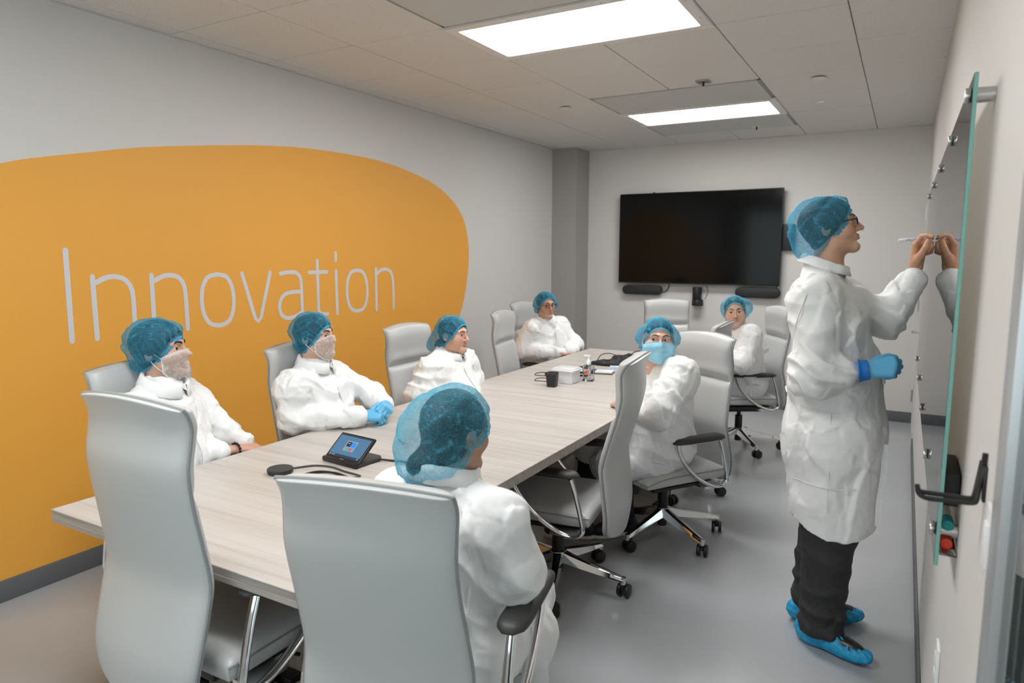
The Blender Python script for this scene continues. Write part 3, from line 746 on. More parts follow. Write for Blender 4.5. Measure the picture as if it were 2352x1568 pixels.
# ================================================================== RIGHT WALL: glass board and fittings
GX = .095
BGLASS = thin_mat('board_glass', (.965, .99, .98))
t = empty('glass_board', (GX, 1.70, .89), 0, 'long frameless glass writing board on steel standoffs along the right wall', 'glass board')
pane = MB().box((0, 0, 0), (.008, 3.05, 1.035), .0012, 1).build('glass_pane', BGLASS, t)
EDGEG = mat('green_glass_edge', (.28, .62, .55), .25, trans=.35)
MB().box((.0004, -.0022, .0012), (.0076, -.0002, 1.0335)).build('polished_edge', EDGEG, pane, smooth=False)
for yy in (.055, .72, 1.47, 2.22, 2.95):
    for zz in (.065, 1.000):
        MB().cyl((-.011, yy, zz), (-.0005, yy, zz), .0155, seg=20, bev=.002).cyl((.0085, yy, zz), (XR - GX - .0005, yy, zz), .0155, seg=20).build('standoff', BRUSHED, t)
ACR = thin_mat('clear_acrylic', (.93, .94, .935), .02)
t = empty('marker_tray', (XR, 1.76, .865), 0, 'clear acrylic tray holding capped markers between glass board and wall', 'tray')
MB().box((-.034, -.06, .05), (-.002, .16, .054), .001).box((-.034, .0, .05), (-.031, .16, .135), .001).build('tray_body', ACR, t)
for zz, cm, lab in ((.118, mat('teal_cap', (.012, .30, .32), .4), 'marker with a teal cap, upper of two in the acrylic tray'), (.076, mat('red_cap', (.85, .07, .035), .4), 'marker with a red cap, lower of two in the acrylic tray')):
    k = empty('whiteboard_marker', (XR - .020, 1.735, .853 + zz), 0, lab, 'marker', 'capped markers in the acrylic tray')
    MB().cyl((0, .045, 0), (0, .135, 0), .0095, seg=18, bev=.002).build('barrel', WHITEP, k)
    MB().cyl((0, 0, 0), (0, .05, 0), .0118, .0112, seg=20, bev=.002).cyl((0, -.002, 0), (0, .004, 0), .006, seg=14).build('cap', cm, k)
t = empty('board_eraser', (XR - .0185, 1.86, 1.008), 0, 'black block eraser with a white pad wedged behind the glass edge', 'eraser')
MB().box((-.014, -.10, 0), (.016, .075, .075), .003).build('grip', BLACKM, t)
MB().box((-.0165, -.10, .004), (-.014, .075, .060), .001).build('felt_pad', WHITEP, t)
# black double wire hook close to the camera
t = empty('coat_hook', (XR, 1.33, 1.155), 0, 'black double wire coat hook on the right wall near the camera', 'hook')
MB().box((-.005, -.008, .006), (0, .012, .066), .002).build('back_plate', BLACKP, t)
MB().tube(catmull([(-.004, .01, .085), (-.006, .008, .05), (-.010, 0, .025), (-.012, -.003, .008), (-.018, -.004, .002), (-.05, -.004, .0), (-.082, -.004, -.001), (-.094, -.003, .006), (-.097, -.002, .020)], 5), .0042, 8).build('upper_wire', BLACKP, t)
MB().tube(catmull([(-.006, .02, .07), (-.010, .014, .04), (-.014, .010, .012), (-.020, .008, .006), (-.05, .006, .006), (-.078, .004, .006), (-.092, 0, .008), (-.096, -.001, .014)], 5), .0042, 8).build('lower_wire', BLACKP, t)
# switch and outlets
t = empty('light_switch', (XR, 1.20, 1.135), 0, 'white light switch plate on the right wall beside the glass door', 'switch')
MB().box((-.007, -.035, -.058), (0, .035, .058), .003).build('plate', WHITEP, t)
MB().box((-.011, -.016, -.034), (-.006, .016, .034), .002).build('rocker', WHITEP, t)
t = empty('wall_outlet', (XR, 1.95, .525), 0, 'white outlet plate low on the right wall under the glass board', 'outlet')
MB().box((-.008, -.036, -.06), (0, .036, .06), .003).build('plate', WHITEP, t)
for zz in (-.022, .022): MB().box((-.011, -.017, zz - .015), (-.007, .017, zz + .015), .003).build('socket', mat('socket_white', (.70, .70, .70), .4), t)
t = empty('wall_outlet', (XL, 4.17, .43), 0, 'white outlet box low on the orange wall behind the maskless person\'s chair', 'outlet')
MB().box((0, -.04, -.06), (.03, .04, .06), .003).build('plate', WHITEP, t)
for zz in (-.022, .022): MB().box((.029, -.017, zz - .015), (.033, .017, zz + .015), .003).build('socket', mat('socket_white'), t)
# ================================================================== PEOPLE: signed distance modelling in numpy
class SDF:
    def __init__(self, lo, hi, h):
        self.lo = np.array(lo, float); self.h = h
        self.n = np.ceil((np.array(hi, float) - self.lo) / h).astype(int) + 1
        self.v = np.full(self.n, 1.0, dtype=np.float32)
        self.ax = [(self.lo[i] + h * np.arange(self.n[i])).astype(np.float32) for i in range(3)]
    def _block(self, lo, hi):
        i0 = np.clip(np.floor((np.array(lo) - self.lo) / self.h).astype(int), 0, self.n)
        i1 = np.clip(np.ceil((np.array(hi) - self.lo) / self.h).astype(int) + 1, 0, self.n)
        sl = tuple(slice(a, b) for a, b in zip(i0, i1))
        if any(b <= a for a, b in zip(i0, i1)): return None, None
        return sl, (self.ax[0][sl[0]][:, None, None], self.ax[1][sl[1]][None, :, None], self.ax[2][sl[2]][None, None, :])
    def op(self, fn, lo, hi, k, sub=False):
        m = k + 4 * self.h
        sl, P = self._block(np.array(lo) - m, np.array(hi) + m)
        if sl is None: return self
        d = fn(*P).astype(np.float32); a = self.v[sl]
        if sub:
            d = -d; hh = np.clip(.5 - .5 * (a - d) / k, 0, 1)
            self.v[sl] = a + (d - a) * hh + k * hh * (1 - hh)
        else:
            hh = np.clip(.5 + .5 * (a - d) / k, 0, 1)
            self.v[sl] = a + (d - a) * hh - k * hh * (1 - hh)
        return self
    def cone(self, a, b, ra, rb, k=.02, flat=None, sub=False):
        a = np.array(a, float); b = np.array(b, float)
        R = max(ra, rb) * (1.0 if flat is None else max(1.0, flat[1]))
        return self.op(cone_fn(a, b, ra, rb, flat), np.minimum(a, b) - R, np.maximum(a, b) + R, k, sub)
    def ell(self, c, r, k=.02, M=None, sub=False):
        R = max(r); c = np.array(c, float)
        return self.op(ell_fn(c, r, M), c - R, c + R, k, sub)
    def sample(self, P):
        q = (np.asarray(P, float) - self.lo) / self.h
        i = np.clip(np.floor(q).astype(int), 0, self.n - 2); f = q - i
        out = 0
        for dx in (0, 1):
            for dy in (0, 1):
                for dz in (0, 1):
                    w = (f[..., 0] if dx else 1 - f[..., 0]) * (f[..., 1] if dy else 1 - f[..., 1]) * (f[..., 2] if dz else 1 - f[..., 2])
                    out = out + w * self.v[i[..., 0] + dx, i[..., 1] + dy, i[..., 2] + dz]
        return out
    def march(self, P, D, far=.4):
        """first outside point going from P along D"""
        P = np.array(P, float); D = np.array(D, float); s = np.arange(0, far, self.h * .5)
        v = self.sample(P[None] + D[None] * s[:, None]); idx = np.where(v > 0)[0]
        return P + D * (s[idx[0]] if len(idx) else 0)
    def mesh(self):
        v = self.v; s = v < 0
        c = [s[i:s.shape[0] - 1 + i, j:s.shape[1] - 1 + j, k:s.shape[2] - 1 + k] for i in (0, 1) for j in (0, 1) for k in (0, 1)]
        cnt = sum(x.astype(np.int8) for x in c)
        cells = np.argwhere((cnt > 0) & (cnt < 8))
        idx = np.full(cnt.shape, -1, dtype=np.int32); idx[tuple(cells.T)] = np.arange(len(cells))
        co = [(i, j, k) for i in (0, 1) for j in (0, 1) for k in (0, 1)]
        vals = np.stack([v[cells[:, 0] + i, cells[:, 1] + j, cells[:, 2] + k] for i, j, k in co], 1)
        acc = np.zeros((len(cells), 3)); w = np.zeros(len(cells))
        for a in range(8):
            for b in range(a + 1, 8):
                ca, cb = np.array(co[a]), np.array(co[b])
                if np.abs(ca - cb).sum() != 1: continue
                va, vb = vals[:, a], vals[:, b]; m = (va < 0) != (vb < 0)
                t = np.where(m, va / np.where(m, va - vb, 1), 0)
                acc += np.where(m[:, None], ca + (cb - ca) * t[:, None], 0); w += m
        V = self.lo + self.h * (cells + acc / w[:, None])
        Q = []
        for ax in range(3):
            u, w_ = (ax + 1) % 3, (ax + 2) % 3
            sl0 = [slice(None)] * 3; sl1 = [slice(None)] * 3; sl0[ax] = slice(0, -1); sl1[ax] = slice(1, None)
            s0, s1 = s[tuple(sl0)], s[tuple(sl1)]
            e = np.argwhere(s0 != s1)
            e = e[(e[:, u] > 0) & (e[:, w_] > 0) & (e[:, u] < cnt.shape[u]) & (e[:, w_] < cnt.shape[w_])]
            du = np.zeros(3, int); du[u] = 1; dw = np.zeros(3, int); dw[w_] = 1
            q = np.stack([idx[tuple((e - du - dw).T)], idx[tuple((e - dw).T)], idx[tuple(e.T)], idx[tuple((e - du).T)]], 1)
            flip = ~s0[tuple(e.T)]
            q[flip] = q[flip][:, ::-1]
            Q.append(q)
        Q = np.concatenate(Q); Q = Q[(Q >= 0).all(1)]
        vol = np.einsum('ij,ij->i', V[Q[:, 0]], np.cross(V[Q[:, 1]], V[Q[:, 2]])).sum() + np.einsum('ij,ij->i', V[Q[:, 0]], np.cross(V[Q[:, 2]], V[Q[:, 3]])).sum()
        return V, (Q if vol > 0 else Q[:, ::-1])

def cone_fn(a, b, ra, rb, flat=None):
    a = np.array(a, float); b = np.array(b, float); ab = b - a; L2 = float(ab @ ab) + 1e-9
    def f(X, Y, Z):
        px, py, pz = X - a[0], Y - a[1], Z - a[2]
        t = np.clip((px * ab[0] + py * ab[1] + pz * ab[2]) / L2, 0, 1)
        qx, qy, qz = px - t * ab[0], py - t * ab[1], pz - t * ab[2]
        r = ra + (rb - ra) * t
        if flat is not None:
            u, sc = np.array(flat[0], float), flat[1]; u = u / np.linalg.norm(u)
            d = (qx * u[0] + qy * u[1] + qz * u[2]) * (1 / sc - 1)
            qx, qy, qz = qx + u[0] * d, qy + u[1] * d, qz + u[2] * d
            return (np.sqrt(qx * qx + qy * qy + qz * qz) - r) * min(1.0, .5 + .5 * sc)
        return np.sqrt(qx * qx + qy * qy + qz * qz) - r
    return f
def ell_fn(c, r, M=None):
    c = np.array(c, float); r = np.array(r, float); mr = float(r.min())
    def f(X, Y, Z):
        x, y, z = X - c[0], Y - c[1], Z - c[2]
        if M is not None:
            x, y, z = (M[0][0] * x + M[1][0] * y + M[2][0] * z), (M[0][1] * x + M[1][1] * y + M[2][1] * z), (M[0][2] * x + M[1][2] * y + M[2][2] * z)
        k0 = np.sqrt((x / r[0]) ** 2 + (y / r[1]) ** 2 + (z / r[2]) ** 2)
        k1 = np.sqrt((x / r[0] ** 2) ** 2 + (y / r[1] ** 2) ** 2 + (z / r[2] ** 2) ** 2) + 1e-6
        return k0 * (k0 - 1) / k1
    return f

def smooth_v(V, Q, it=2, lam=.5):
    V = V.copy()
    E = np.concatenate([Q[:, [0, 1]], Q[:, [1, 2]], Q[:, [2, 3]], Q[:, [3, 0]]])
    n = len(V); deg = np.bincount(E.ravel(), minlength=n)[:, None]; deg[deg == 0] = 1
    for _ in range(it):
        A = np.stack([np.bincount(E[:, 0], V[E[:, 1], i], n) + np.bincount(E[:, 1], V[E[:, 0], i], n) for i in range(3)], 1)
        V += lam * (A / deg - V)
    return V
def normals(V, Q):
    fn = np.cross(V[Q[:, 2]] - V[Q[:, 0]], V[Q[:, 3]] - V[Q[:, 1]])
    N = np.zeros_like(V)
    for k in range(4):
        for i in range(3): N[:, i] += np.bincount(Q[:, k], fn[:, i], len(V))
    return N / (np.linalg.norm(N, axis=1, keepdims=True) + 1e-9)
def _hash(I, seed):
    h = (I[..., 0] * 73856093) ^ (I[..., 1] * 19349663) ^ (I[..., 2] * 83492791) ^ (seed * 2654435761 & 0x7fffffff)
    out = []
    for k in range(6):
        h = (h * 1103515245 + 12345 + k * 7919) & 0x7fffffff
        out.append(((h >> 8) & 0xffff) / 65535.0)
    return out
def facets(P, scale, seed, sharp=9.0):
    """crumpled paper noise: flat facets meeting in creases, about -.5 .. .5"""
    q = np.asarray(P, float) / scale; b = np.floor(q).astype(np.int64); num = 0; den = 0
    for dx in (-1, 0, 1):
        for dy in (-1, 0, 1):
            for dz in (-1, 0, 1):
                I = b + np.array([dx, dy, dz]); r = _hash(I, seed)
                d = q - (I + np.stack(r[:3], -1)); d2 = (d * d).sum(-1)
                w = np.exp(-sharp * d2)
                g = np.stack(r[3:], -1) - .5
                num = num + w * ((d * g).sum(-1) * 1.5 + (r[0] - .5) * .35); den = den + w
    return num / (den + 1e-12)
def folds(P, d, freq, seed):
    """ridged folds running across direction d"""
    P = np.asarray(P, float); d = np.array(d, float); d = d / np.linalg.norm(d)
    warp = facets(P, .16, seed, 4) * .10
    ph = (P @ d + warp) * freq * 2 * PI
    return 1 - np.abs(np.sin(ph / 2)) * 2

def frame(face_deg, pitch=0, roll=0):
    """columns: right, forward, up"""
    a = math.radians(face_deg); p = math.radians(pitch); r = math.radians(roll)
    f = np.array([math.cos(a) * math.cos(p), math.sin(a) * math.cos(p), math.sin(p)])
    rt = np.array([math.sin(a), -math.cos(a), 0]); up = np.cross(rt, f)
    rt2 = rt * math.cos(r) - up * math.sin(r); up2 = rt * math.sin(r) + up * math.cos(r)
    return np.stack([rt2, f, up2], 1)

# ------------------------------------------------------------------ head
def head_prims(v):
    w = v.get('w', 1.0); jw = v.get('jaw', 1.0); sm = v.get('smile', 0.0); full = v.get('full', 0.0)
    pr = []
    C = lambda a, b, ra, rb, k, sub=False, flat=None: pr.append((cone_fn(a, b, ra, rb, flat), k, sub))
    E = lambda c, r, k, sub=False, M=None: pr.append((ell_fn(c, r, M), k, sub))
    E((0, -.012, .029), (.0755 * w, .096, .083), .01)
    E((0, .026, -.035), (.060 * jw, .066, .082), .03)
    C((-.040 * jw, .012, -.078), (-.012, .070, -.100), .024, .019, .025); C((.040 * jw, .012, -.078), (.012, .070, -.100), .024, .019, .025)
    C((-.010, .076, -.103), (.010, .076, -.103), .0165, .0165, .02)
    for s in (-1, 1):
        E((s * .040 * jw, .056, -.030), (.026 + .01 * full, .026, .026 + .008 * sm), .024)
        if full: E((s * .046 * jw, .040, -.065), (.024, .030, .030), .03)
        C((s * .012, .088, .0235), (s * .045, .072, .021), .0095, .009, .016)
        E((s * .0315, .098, .0015), (.0185, .016, .0125), .012, True)
    C((0, .092, .010), (0, .1125, -.029), .0068, .0098, .014)
    E((0, .112, -.032), (.0105, .010, .009), .010)
    for s in (-1, 1):
        E((s * .0125, .099, -.0355), (.0075, .010, .0075), .006)
        E((s * .0065, .106, -.0415), (.0034, .005, .003), .003, True)
    # mouth: upper lip, lower lip, parting
    zc = -.0645
    for s in (-1, 1):
        C((0, .0935, zc + .006), (s * .024, .081, zc + .001 + .005 * sm), .0062, .0035, .008)
        C((0, .0930, zc - .0065), (s * .022, .081, zc - .002 + .005 * sm), .0072, .0035, .008)
        C((0, .1000, zc + .0005), (s * .026, .0855, zc + .0005 + .006 * sm), .0016, .0014, .003, True)
    E((0, .0965, -.083), (.016, .008, .006), .010, True)
    # eyelids over the eyeballs
    for s in (-1, 1):
        ec = np.array((s * .0315, .0735, .0015))
        def lid(X, Y, Z, ec=ec):
            d = np.sqrt((X - ec[0]) ** 2 + (Y - ec[1]) ** 2 + (Z - ec[2]) ** 2) - .0148
            cut = np.minimum(Z - (ec[2] + .0052) + .15 * np.abs(X - ec[0]), 1e3)
            up = np.maximum(d, -cut - 0 * X)
            low = np.maximum(d, Z - (ec[2] - .0058) - .10 * np.abs(X - ec[0]))
            return np.minimum(up, low)
        pr.append((lid, .003, False))
        M = frame(90 + s * 22, 0, 0)
        E((s * .0755 * w, -.014, -.008), (.010, .019, .031), .006, False, None)
        E((s * .0835 * w, -.010, -.004), (.006, .010, .018), .004, True, None)
    C((0, -.018, -.075), (0, -.040, -.21), .056 + .006 * full, .060 + .006 * full, .03)
    return pr
def head_eval(v):
    prims = head_prims(v)
    def f(X, Y, Z):
        a = None
        for fn, k, sub in prims:
            d = fn(X, Y, Z)
            if a is None: a = d
            elif sub:
                d = -d; h = np.clip(.5 - .5 * (a - d) / k, 0, 1); a = a + (d - a) * h + k * h * (1 - h)
            else:
                h = np.clip(.5 + .5 * (a - d) / k, 0, 1); a = a + (d - a) * h - k * h * (1 - h)
        return a
    return f
HEADS = {}
def head_mesh(v):
    key = str(sorted(v.items()))
    if key not in HEADS:
        S = SDF((-.105, -.125, -.20), (.105, .14, .135), .0034)
        S.v = head_eval(v)(S.ax[0][:, None, None], S.ax[1][None, :, None], S.ax[2][None, None, :]).astype(np.float32)
        V, Q = S.mesh()
        HEADS[key] = (V, Q, S)
    return HEADS[key]
def skin_colors(V, base, v):
    """skin tone with lips, cheeks and (for some) stubble as the skin's own colours"""
    base = np.array(base); col = np.repeat(base[None], len(V), 0)
    sm = v.get('smile', 0)
    x, y, z = V.T
    lipd = ((x / .024) ** 2 + ((z + .0648 - .006 * sm * (np.abs(x) / .024) ** 2) / .0115) ** 2)
    lip = np.clip(1.6 - lipd * 1.4, 0, 1) * (y > .07)
    col = col * (1 - lip[:, None]) + lip[:, None] * (base * np.array((.92, .66, .64)))
    ch = np.exp(-(((np.abs(x) - .042) / .02) ** 2 + ((z + .03) / .022) ** 2)) * (y > .02)
    col = col * (1 + ch[:, None] * np.array((.04, -.10, -.10)))
    if v.get('stubble'):
        st = np.clip((-.045 - z) / .03, 0, 1) * np.clip((y - .0) / .03, 0, 1) * (z > -.125) * (1 - lip)
        col = col * (1 - v['stubble'] * st[:, None])
    return col

# ------------------------------------------------------------------ hands (thumb on +X, fingers +Y, back of hand +Z)
def hand_mesh(curls, thumb, h=.0024, fat=1.0, spread=.0, cut=-.055):
    S = SDF((-.085, cut - .02, -.10), (.10, .22, .05), h)
    S.cone((0, cut, 0), (0, .0, 0), .027, .025, .01, ((0, 0, 1), .78))
    mx = (.0275, .0095, -.0090, -.0260); my = (.088, .092, .087, .078)
    LN = ((.043, .026, .020), (.047, .029, .021), (.043, .027, .020), (.034, .021, .018)); RD = (.0098, .0100, .0094, .0082)
    for i in range(4):
        S.cone((mx[i] * .62, .004, 0), (mx[i], my[i], -.001), .0145, .0112 * fat, .014)
        p = np.array((mx[i], my[i], -.001)); ang = 0; sp = spread * (1.5 - i) / 1.5
        for j in range(3):
            ang += math.radians(curls[i][j])
            d = np.array((math.sin(sp) * math.cos(ang), math.cos(ang) * math.cos(sp), -math.sin(ang)))
            q = p + d * LN[i][j]
            S.cone(p, q, RD[i] * fat * (1 - .09 * j), RD[i] * fat * (1 - .09 * (j + 1)), .0035 if j else .006)
            p = q
    p = np.array((.014, .016, -.008)); rr = (.0165, .0128, .0112, .0094)
    for j, (d, L) in enumerate(zip(thumb, (.046, .034, .027))):
        d = np.array(d, float); d = d / np.linalg.norm(d); q = p + d * L
        S.cone(p, q, rr[j] * fat, rr[j + 1] * fat, .012 if j == 0 else .004); p = q
    V, Q = S.mesh()
    return smooth_v(V, Q, 1, .4), Q
FIST = [(70, 85, 50), (74, 88, 50), (76, 88, 50), (78, 88, 50)]
RELAX = [(22, 28, 18), (28, 32, 20), (32, 34, 22), (38, 36, 24)]
TH_RELAX = [(.55, .75, -.35), (.30, .92, -.25), (.15, .95, -.3)]
TH_FIST = [(.50, .70, -.50), (-.05, .80, -.60), (-.55, .65, -.50)]
def place_hand(VQ, wrist, fingers, back, right):
    V, Q = VQ
    y = np.array(fingers, float); y /= np.linalg.norm(y); z = np.array(back, float); z = z - y * (z @ y); z /= np.linalg.norm(z)
    x = np.cross(y, z)
    V = V.copy()
    if right: V[:, 0] *= -1; Q = Q[:, ::-1]
    return np.array(wrist) + V[:, :1] * x + V[:, 1:2] * y + V[:, 2:] * z, Q

# ------------------------------------------------------------------ people materials
def attr_mat(name, attr, rough, sss=None, spec=None):
    m = mat(name, (1, 1, 1), rough, sss=sss, spec=spec); N, L, b = nodes_of(m)
    a = N.new('ShaderNodeAttribute'); a.attribute_name = attr
    L.new(a.outputs['Color'], b.inputs['Base Color'])
    n = N.new('ShaderNodeTexNoise'); n.inputs['Scale'].default_value = 420; n.inputs['Detail'].default_value = 3
    tcn = N.new('ShaderNodeTexCoord'); L.new(tcn.outputs['Object'], n.inputs['Vector'])
    bp = N.new('ShaderNodeBump'); bp.inputs['Strength'].default_value = .12; bp.inputs['Distance'].default_value = .0008
    L.new(n.outputs['Fac'], bp.inputs['Height']); L.new(bp.outputs['Normal'], b.inputs['Normal'])
    return m
SKIN = attr_mat('skin', 'skin_color', .48, sss=.12)
COAT = mat('white_lab_coat_fabric', (.84, .85, .855), .55, bump=(38, .10, .004))
COATS = mat('coat_seam', (.80, .81, .82), .6)
TROUSER = mat('charcoal_trousers', (.030, .029, .030), .8, bump=(500, .3, .001), var=(90, .25))
JEANS = mat('dark_blue_jeans', (.012, .016, .028), .8, bump=(400, .3, .001))
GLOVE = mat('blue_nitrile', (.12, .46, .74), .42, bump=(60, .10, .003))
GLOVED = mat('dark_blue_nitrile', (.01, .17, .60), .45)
SHOEC = mat('blue_shoe_cover_film', (.012, .33, .62), .5, bump=(160, .35, .003), var=(60, .25))
HAIRD = mat('dark_hair', (.010, .008, .008), .5, bump=(160, .6, .004))
HAIRB = mat('brown_hair', (.022, .013, .010), .5, bump=(160, .6, .004))
HAIRG = mat('greying_hair', (.045, .042, .042), .55, bump=(160, .6, .004))
EYEW = mat('eye_white', (.62, .59, .57), .25); IRIS = mat('brown_iris', (.035, .016, .008), .2); PUPIL = mat('pupil', (.004, .004, .004), .15)
MASKM = mat('pale_blue_mask_fabric', (.33, .66, .84), .7, bump=(300, .15, .001))
STRAPM = mat('white_elastic', (.80, .80, .80), .6)
FRAMEM = mat('dark_spectacle_frame', (.012, .011, .012), .25)
LENS = glass_mat('spectacle_lens', (.97, .98, .98)); LENS.node_tree.nodes['Principled BSDF'].inputs['IOR'].default_value = 1.12
BROWM = mat('dark_brow_hair', (.012, .008, .007), .7)

def net_mat(name, col, op, fib, trl=.45):
    """thin non-woven sheet: partly see-through fibres"""
    m = bpy.data.materials.new(name); m.use_nodes = True; nt = m.node_tree; N, L = nt.nodes, nt.links
    for n in list(N): N.remove(n)
    out = N.new('ShaderNodeOutputMaterial'); mix = N.new('ShaderNodeMixShader'); tr = N.new('ShaderNodeBsdfTransparent')
    df = N.new('ShaderNodeBsdfDiffuse'); tl = N.new('ShaderNodeBsdfTranslucent'); ms = N.new('ShaderNodeMixShader'); ms.inputs[0].default_value = trl
    tr.inputs[0].default_value = (*[.78 + .22 * c for c in col], 1)
    df.inputs[0].default_value = (*col, 1); tl.inputs[0].default_value = (*col, 1)
    L.new(df.outputs[0], ms.inputs[1]); L.new(tl.outputs[0], ms.inputs[2])
    tc = N.new('ShaderNodeTexCoord'); n1 = N.new('ShaderNodeTexNoise'); n1.inputs['Scale'].default_value = 190; n1.inputs['Detail'].default_value = 4; n1.inputs['Distortion'].default_value = 2.5
    L.new(tc.outputs['Object'], n1.inputs['Vector'])
    rp = N.new('ShaderNodeMapRange'); rp.inputs['From Min'].default_value = .35; rp.inputs['From Max'].default_value = .65; rp.inputs['To Min'].default_value = -fib; rp.inputs['To Max'].default_value = fib
    L.new(n1.outputs['Fac'], rp.inputs['Value'])
    at = N.new('ShaderNodeAttribute'); at.attribute_name = 'fold'
    lw = N.new('ShaderNodeLayerWeight'); lw.inputs['Blend'].default_value = .35
    m1 = N.new('ShaderNodeMath'); m1.operation = 'MULTIPLY_ADD'; m1.inputs[1].default_value = .45; m1.inputs[2].default_value = op
    L.new(lw.outputs['Facing'], m1.inputs[0])
    m2 = N.new('ShaderNodeMath'); m2.operation = 'ADD'; L.new(m1.outputs[0], m2.inputs[0]); L.new(rp.outputs[0], m2.inputs[1])
    m3 = N.new('ShaderNodeMath'); m3.operation = 'MULTIPLY_ADD'; m3.inputs[1].default_value = .55; m3.use_clamp = True
    L.new(at.outputs['Fac'], m3.inputs[0]); L.new(m2.outputs[0], m3.inputs[2])
    L.new(m3.outputs[0], mix.inputs[0]); L.new(tr.outputs[0], mix.inputs[1]); L.new(ms.outputs[0], mix.inputs[2]); L.new(mix.outputs[0], out.inputs[0])
    MATS[name] = m
    return m
NET = net_mat('blue_hair_net', (.10, .50, .74), .26, .20)
NETP = net_mat('pale_blue_hair_net', (.14, .56, .76), .22, .20)
BNET = net_mat('white_beard_net', (.88, .86, .85), .46, .18)

# ------------------------------------------------------------------ head-gear
CR_C = np.array((0, -.012, .029)); CR_R = np.array((.0775, .098, .085))
NP_C, NP_R = np.array((0, -.038, -.028)), np.array((.070, .060, .072))
def skull_r(D):
    """distance from the skull centre to the hair-covered head surface along D"""
    r = 1 / np.sqrt(((D / CR_R) ** 2).sum(-1))
    o = (CR_C - NP_C) / NP_R; d = D / NP_R
    A = (d * d).sum(-1); B = (d * o).sum(-1); C = (o * o).sum() - 1
    t = (-B + np.sqrt(np.maximum(B * B - A * C, 0))) / A
    m = .012; h = np.clip(.5 + .5 * (t - r) / m, 0, 1)
    return r + (t - r) * h + m * h * (1 - h)
def cap_surface(o, nt=44, nph=112):
    """bouffant cap around the skull in head coordinates; returns grid points and fold strength"""
    fe, na = math.radians(o.get('front', 12)), math.radians(o.get('nape', 238))
    tm0 = (na - fe) / 2; ac = fe + tm0
    A = np.array((0, math.cos(ac), math.sin(ac))); B = np.array((0, -math.sin(ac), math.cos(ac))); X = np.array((1., 0, 0))
    th = np.concatenate([np.linspace(.02, tm0, nt), tm0 + np.linspace(.012, .07, 3)]); ph = np.linspace(0, 2 * PI, nph, endpoint=False)
    T, F_ = np.meshgrid(th, ph, indexing='ij')
    sx = np.abs(np.sin(F_)); tm = tm0 + o.get('side', .30) * sx ** 2          # the edge dips over the ears
    T = T * tm / tm0
    D = np.cos(T)[..., None] * A + np.sin(T)[..., None] * (np.cos(F_)[..., None] * B + np.sin(F_)[..., None] * X)
    R0 = skull_r(D)
    e = tm - T
    up = np.clip(e / o.get('rise', .40), 0, 1); up = up * up * (3 - 2 * up)
    ear = .013 * sx ** 4 * np.clip((T - 1.2) / .3, 0, 1)
    R = R0 * 1.015 + .004 + ear + o.get('puff', .020) * up
    R = R - .006 * np.clip(D[..., 2], 0, 1) ** 3 * up
    for vec, amp, pw in o.get('bags', []):
        vv = np.array(vec, float); vv /= np.linalg.norm(vv)
        R = R + amp * np.clip((D @ vv), 0, 1) ** pw * np.clip(e / .25, 0, 1)
    seed = o.get('seed', 1)
    P0 = D * R[..., None]
    near = np.exp(-np.clip(e, 0, 9) / .42) * np.clip(e / .06, 0, 1)
    phw = F_ + facets(P0 * 1.0, .09, seed, 4) * .5
    pleat = np.sin(phw * 17 + 2 * np.sin(phw * 3)) * .6 + np.sin(phw * 29 + 1.3) * .4
    fc = facets(P0, .055, seed + 5, 14); fc2 = facets(P0 * np.array((1, .8, 1)), .028, seed + 9, 12)
    amp = o.get('wr', 1.0)
    R = R + amp * (near * pleat * .0050 + np.clip(e / .1, 0, 1) * (fc * .016 + fc2 * .003))
    R = np.where(e < 0, R0 * 1.015 + .004 + ear + .004 * np.clip(-e / .05, 0, 1) + .0012 * np.sin(phw * 23), R)
    rid = np.clip(near * np.clip(pleat - .25, 0, 1) * 1.3, 0, 1)
    g = np.abs(facets(P0, .05, seed + 21, 30) * 3.0); crease = np.clip(1 - g * 7, 0, 1) * .55
    fold = np.clip(rid + crease * np.clip(e / .1, 0, 1) + (e < .03) * .8, 0, 1)
    P = CR_C + D * np.maximum(R, R0 + .004 + .008 * np.clip(e / .2, 0, 1))[..., None]
    return P, fold, tm0, (A, B, X)
def grid_quads(a, b, closed=True):
    i, j = np.meshgrid(np.arange(a - 1), np.arange(b if closed else b - 1), indexing='ij')
    j2 = (j + 1) % b
    return np.stack([i * b + j, (i + 1) * b + j, (i + 1) * b + j2, i * b + j2], -1).reshape(-1, 4)
def set_attr(o, name, vals):
    a = o.data.attributes.new(name, 'FLOAT', 'POINT'); a.data.foreach_set('value', np.ascontiguousarray(vals, dtype=np.float32).ravel())
def set_col(o, name, cols):
    a = o.data.color_attributes.new(name, 'FLOAT_COLOR', 'POINT')
    c = np.concatenate([cols, np.ones((len(cols), 1))], 1); a.data.foreach_set('color', np.ascontiguousarray(c, dtype=np.float32).ravel())

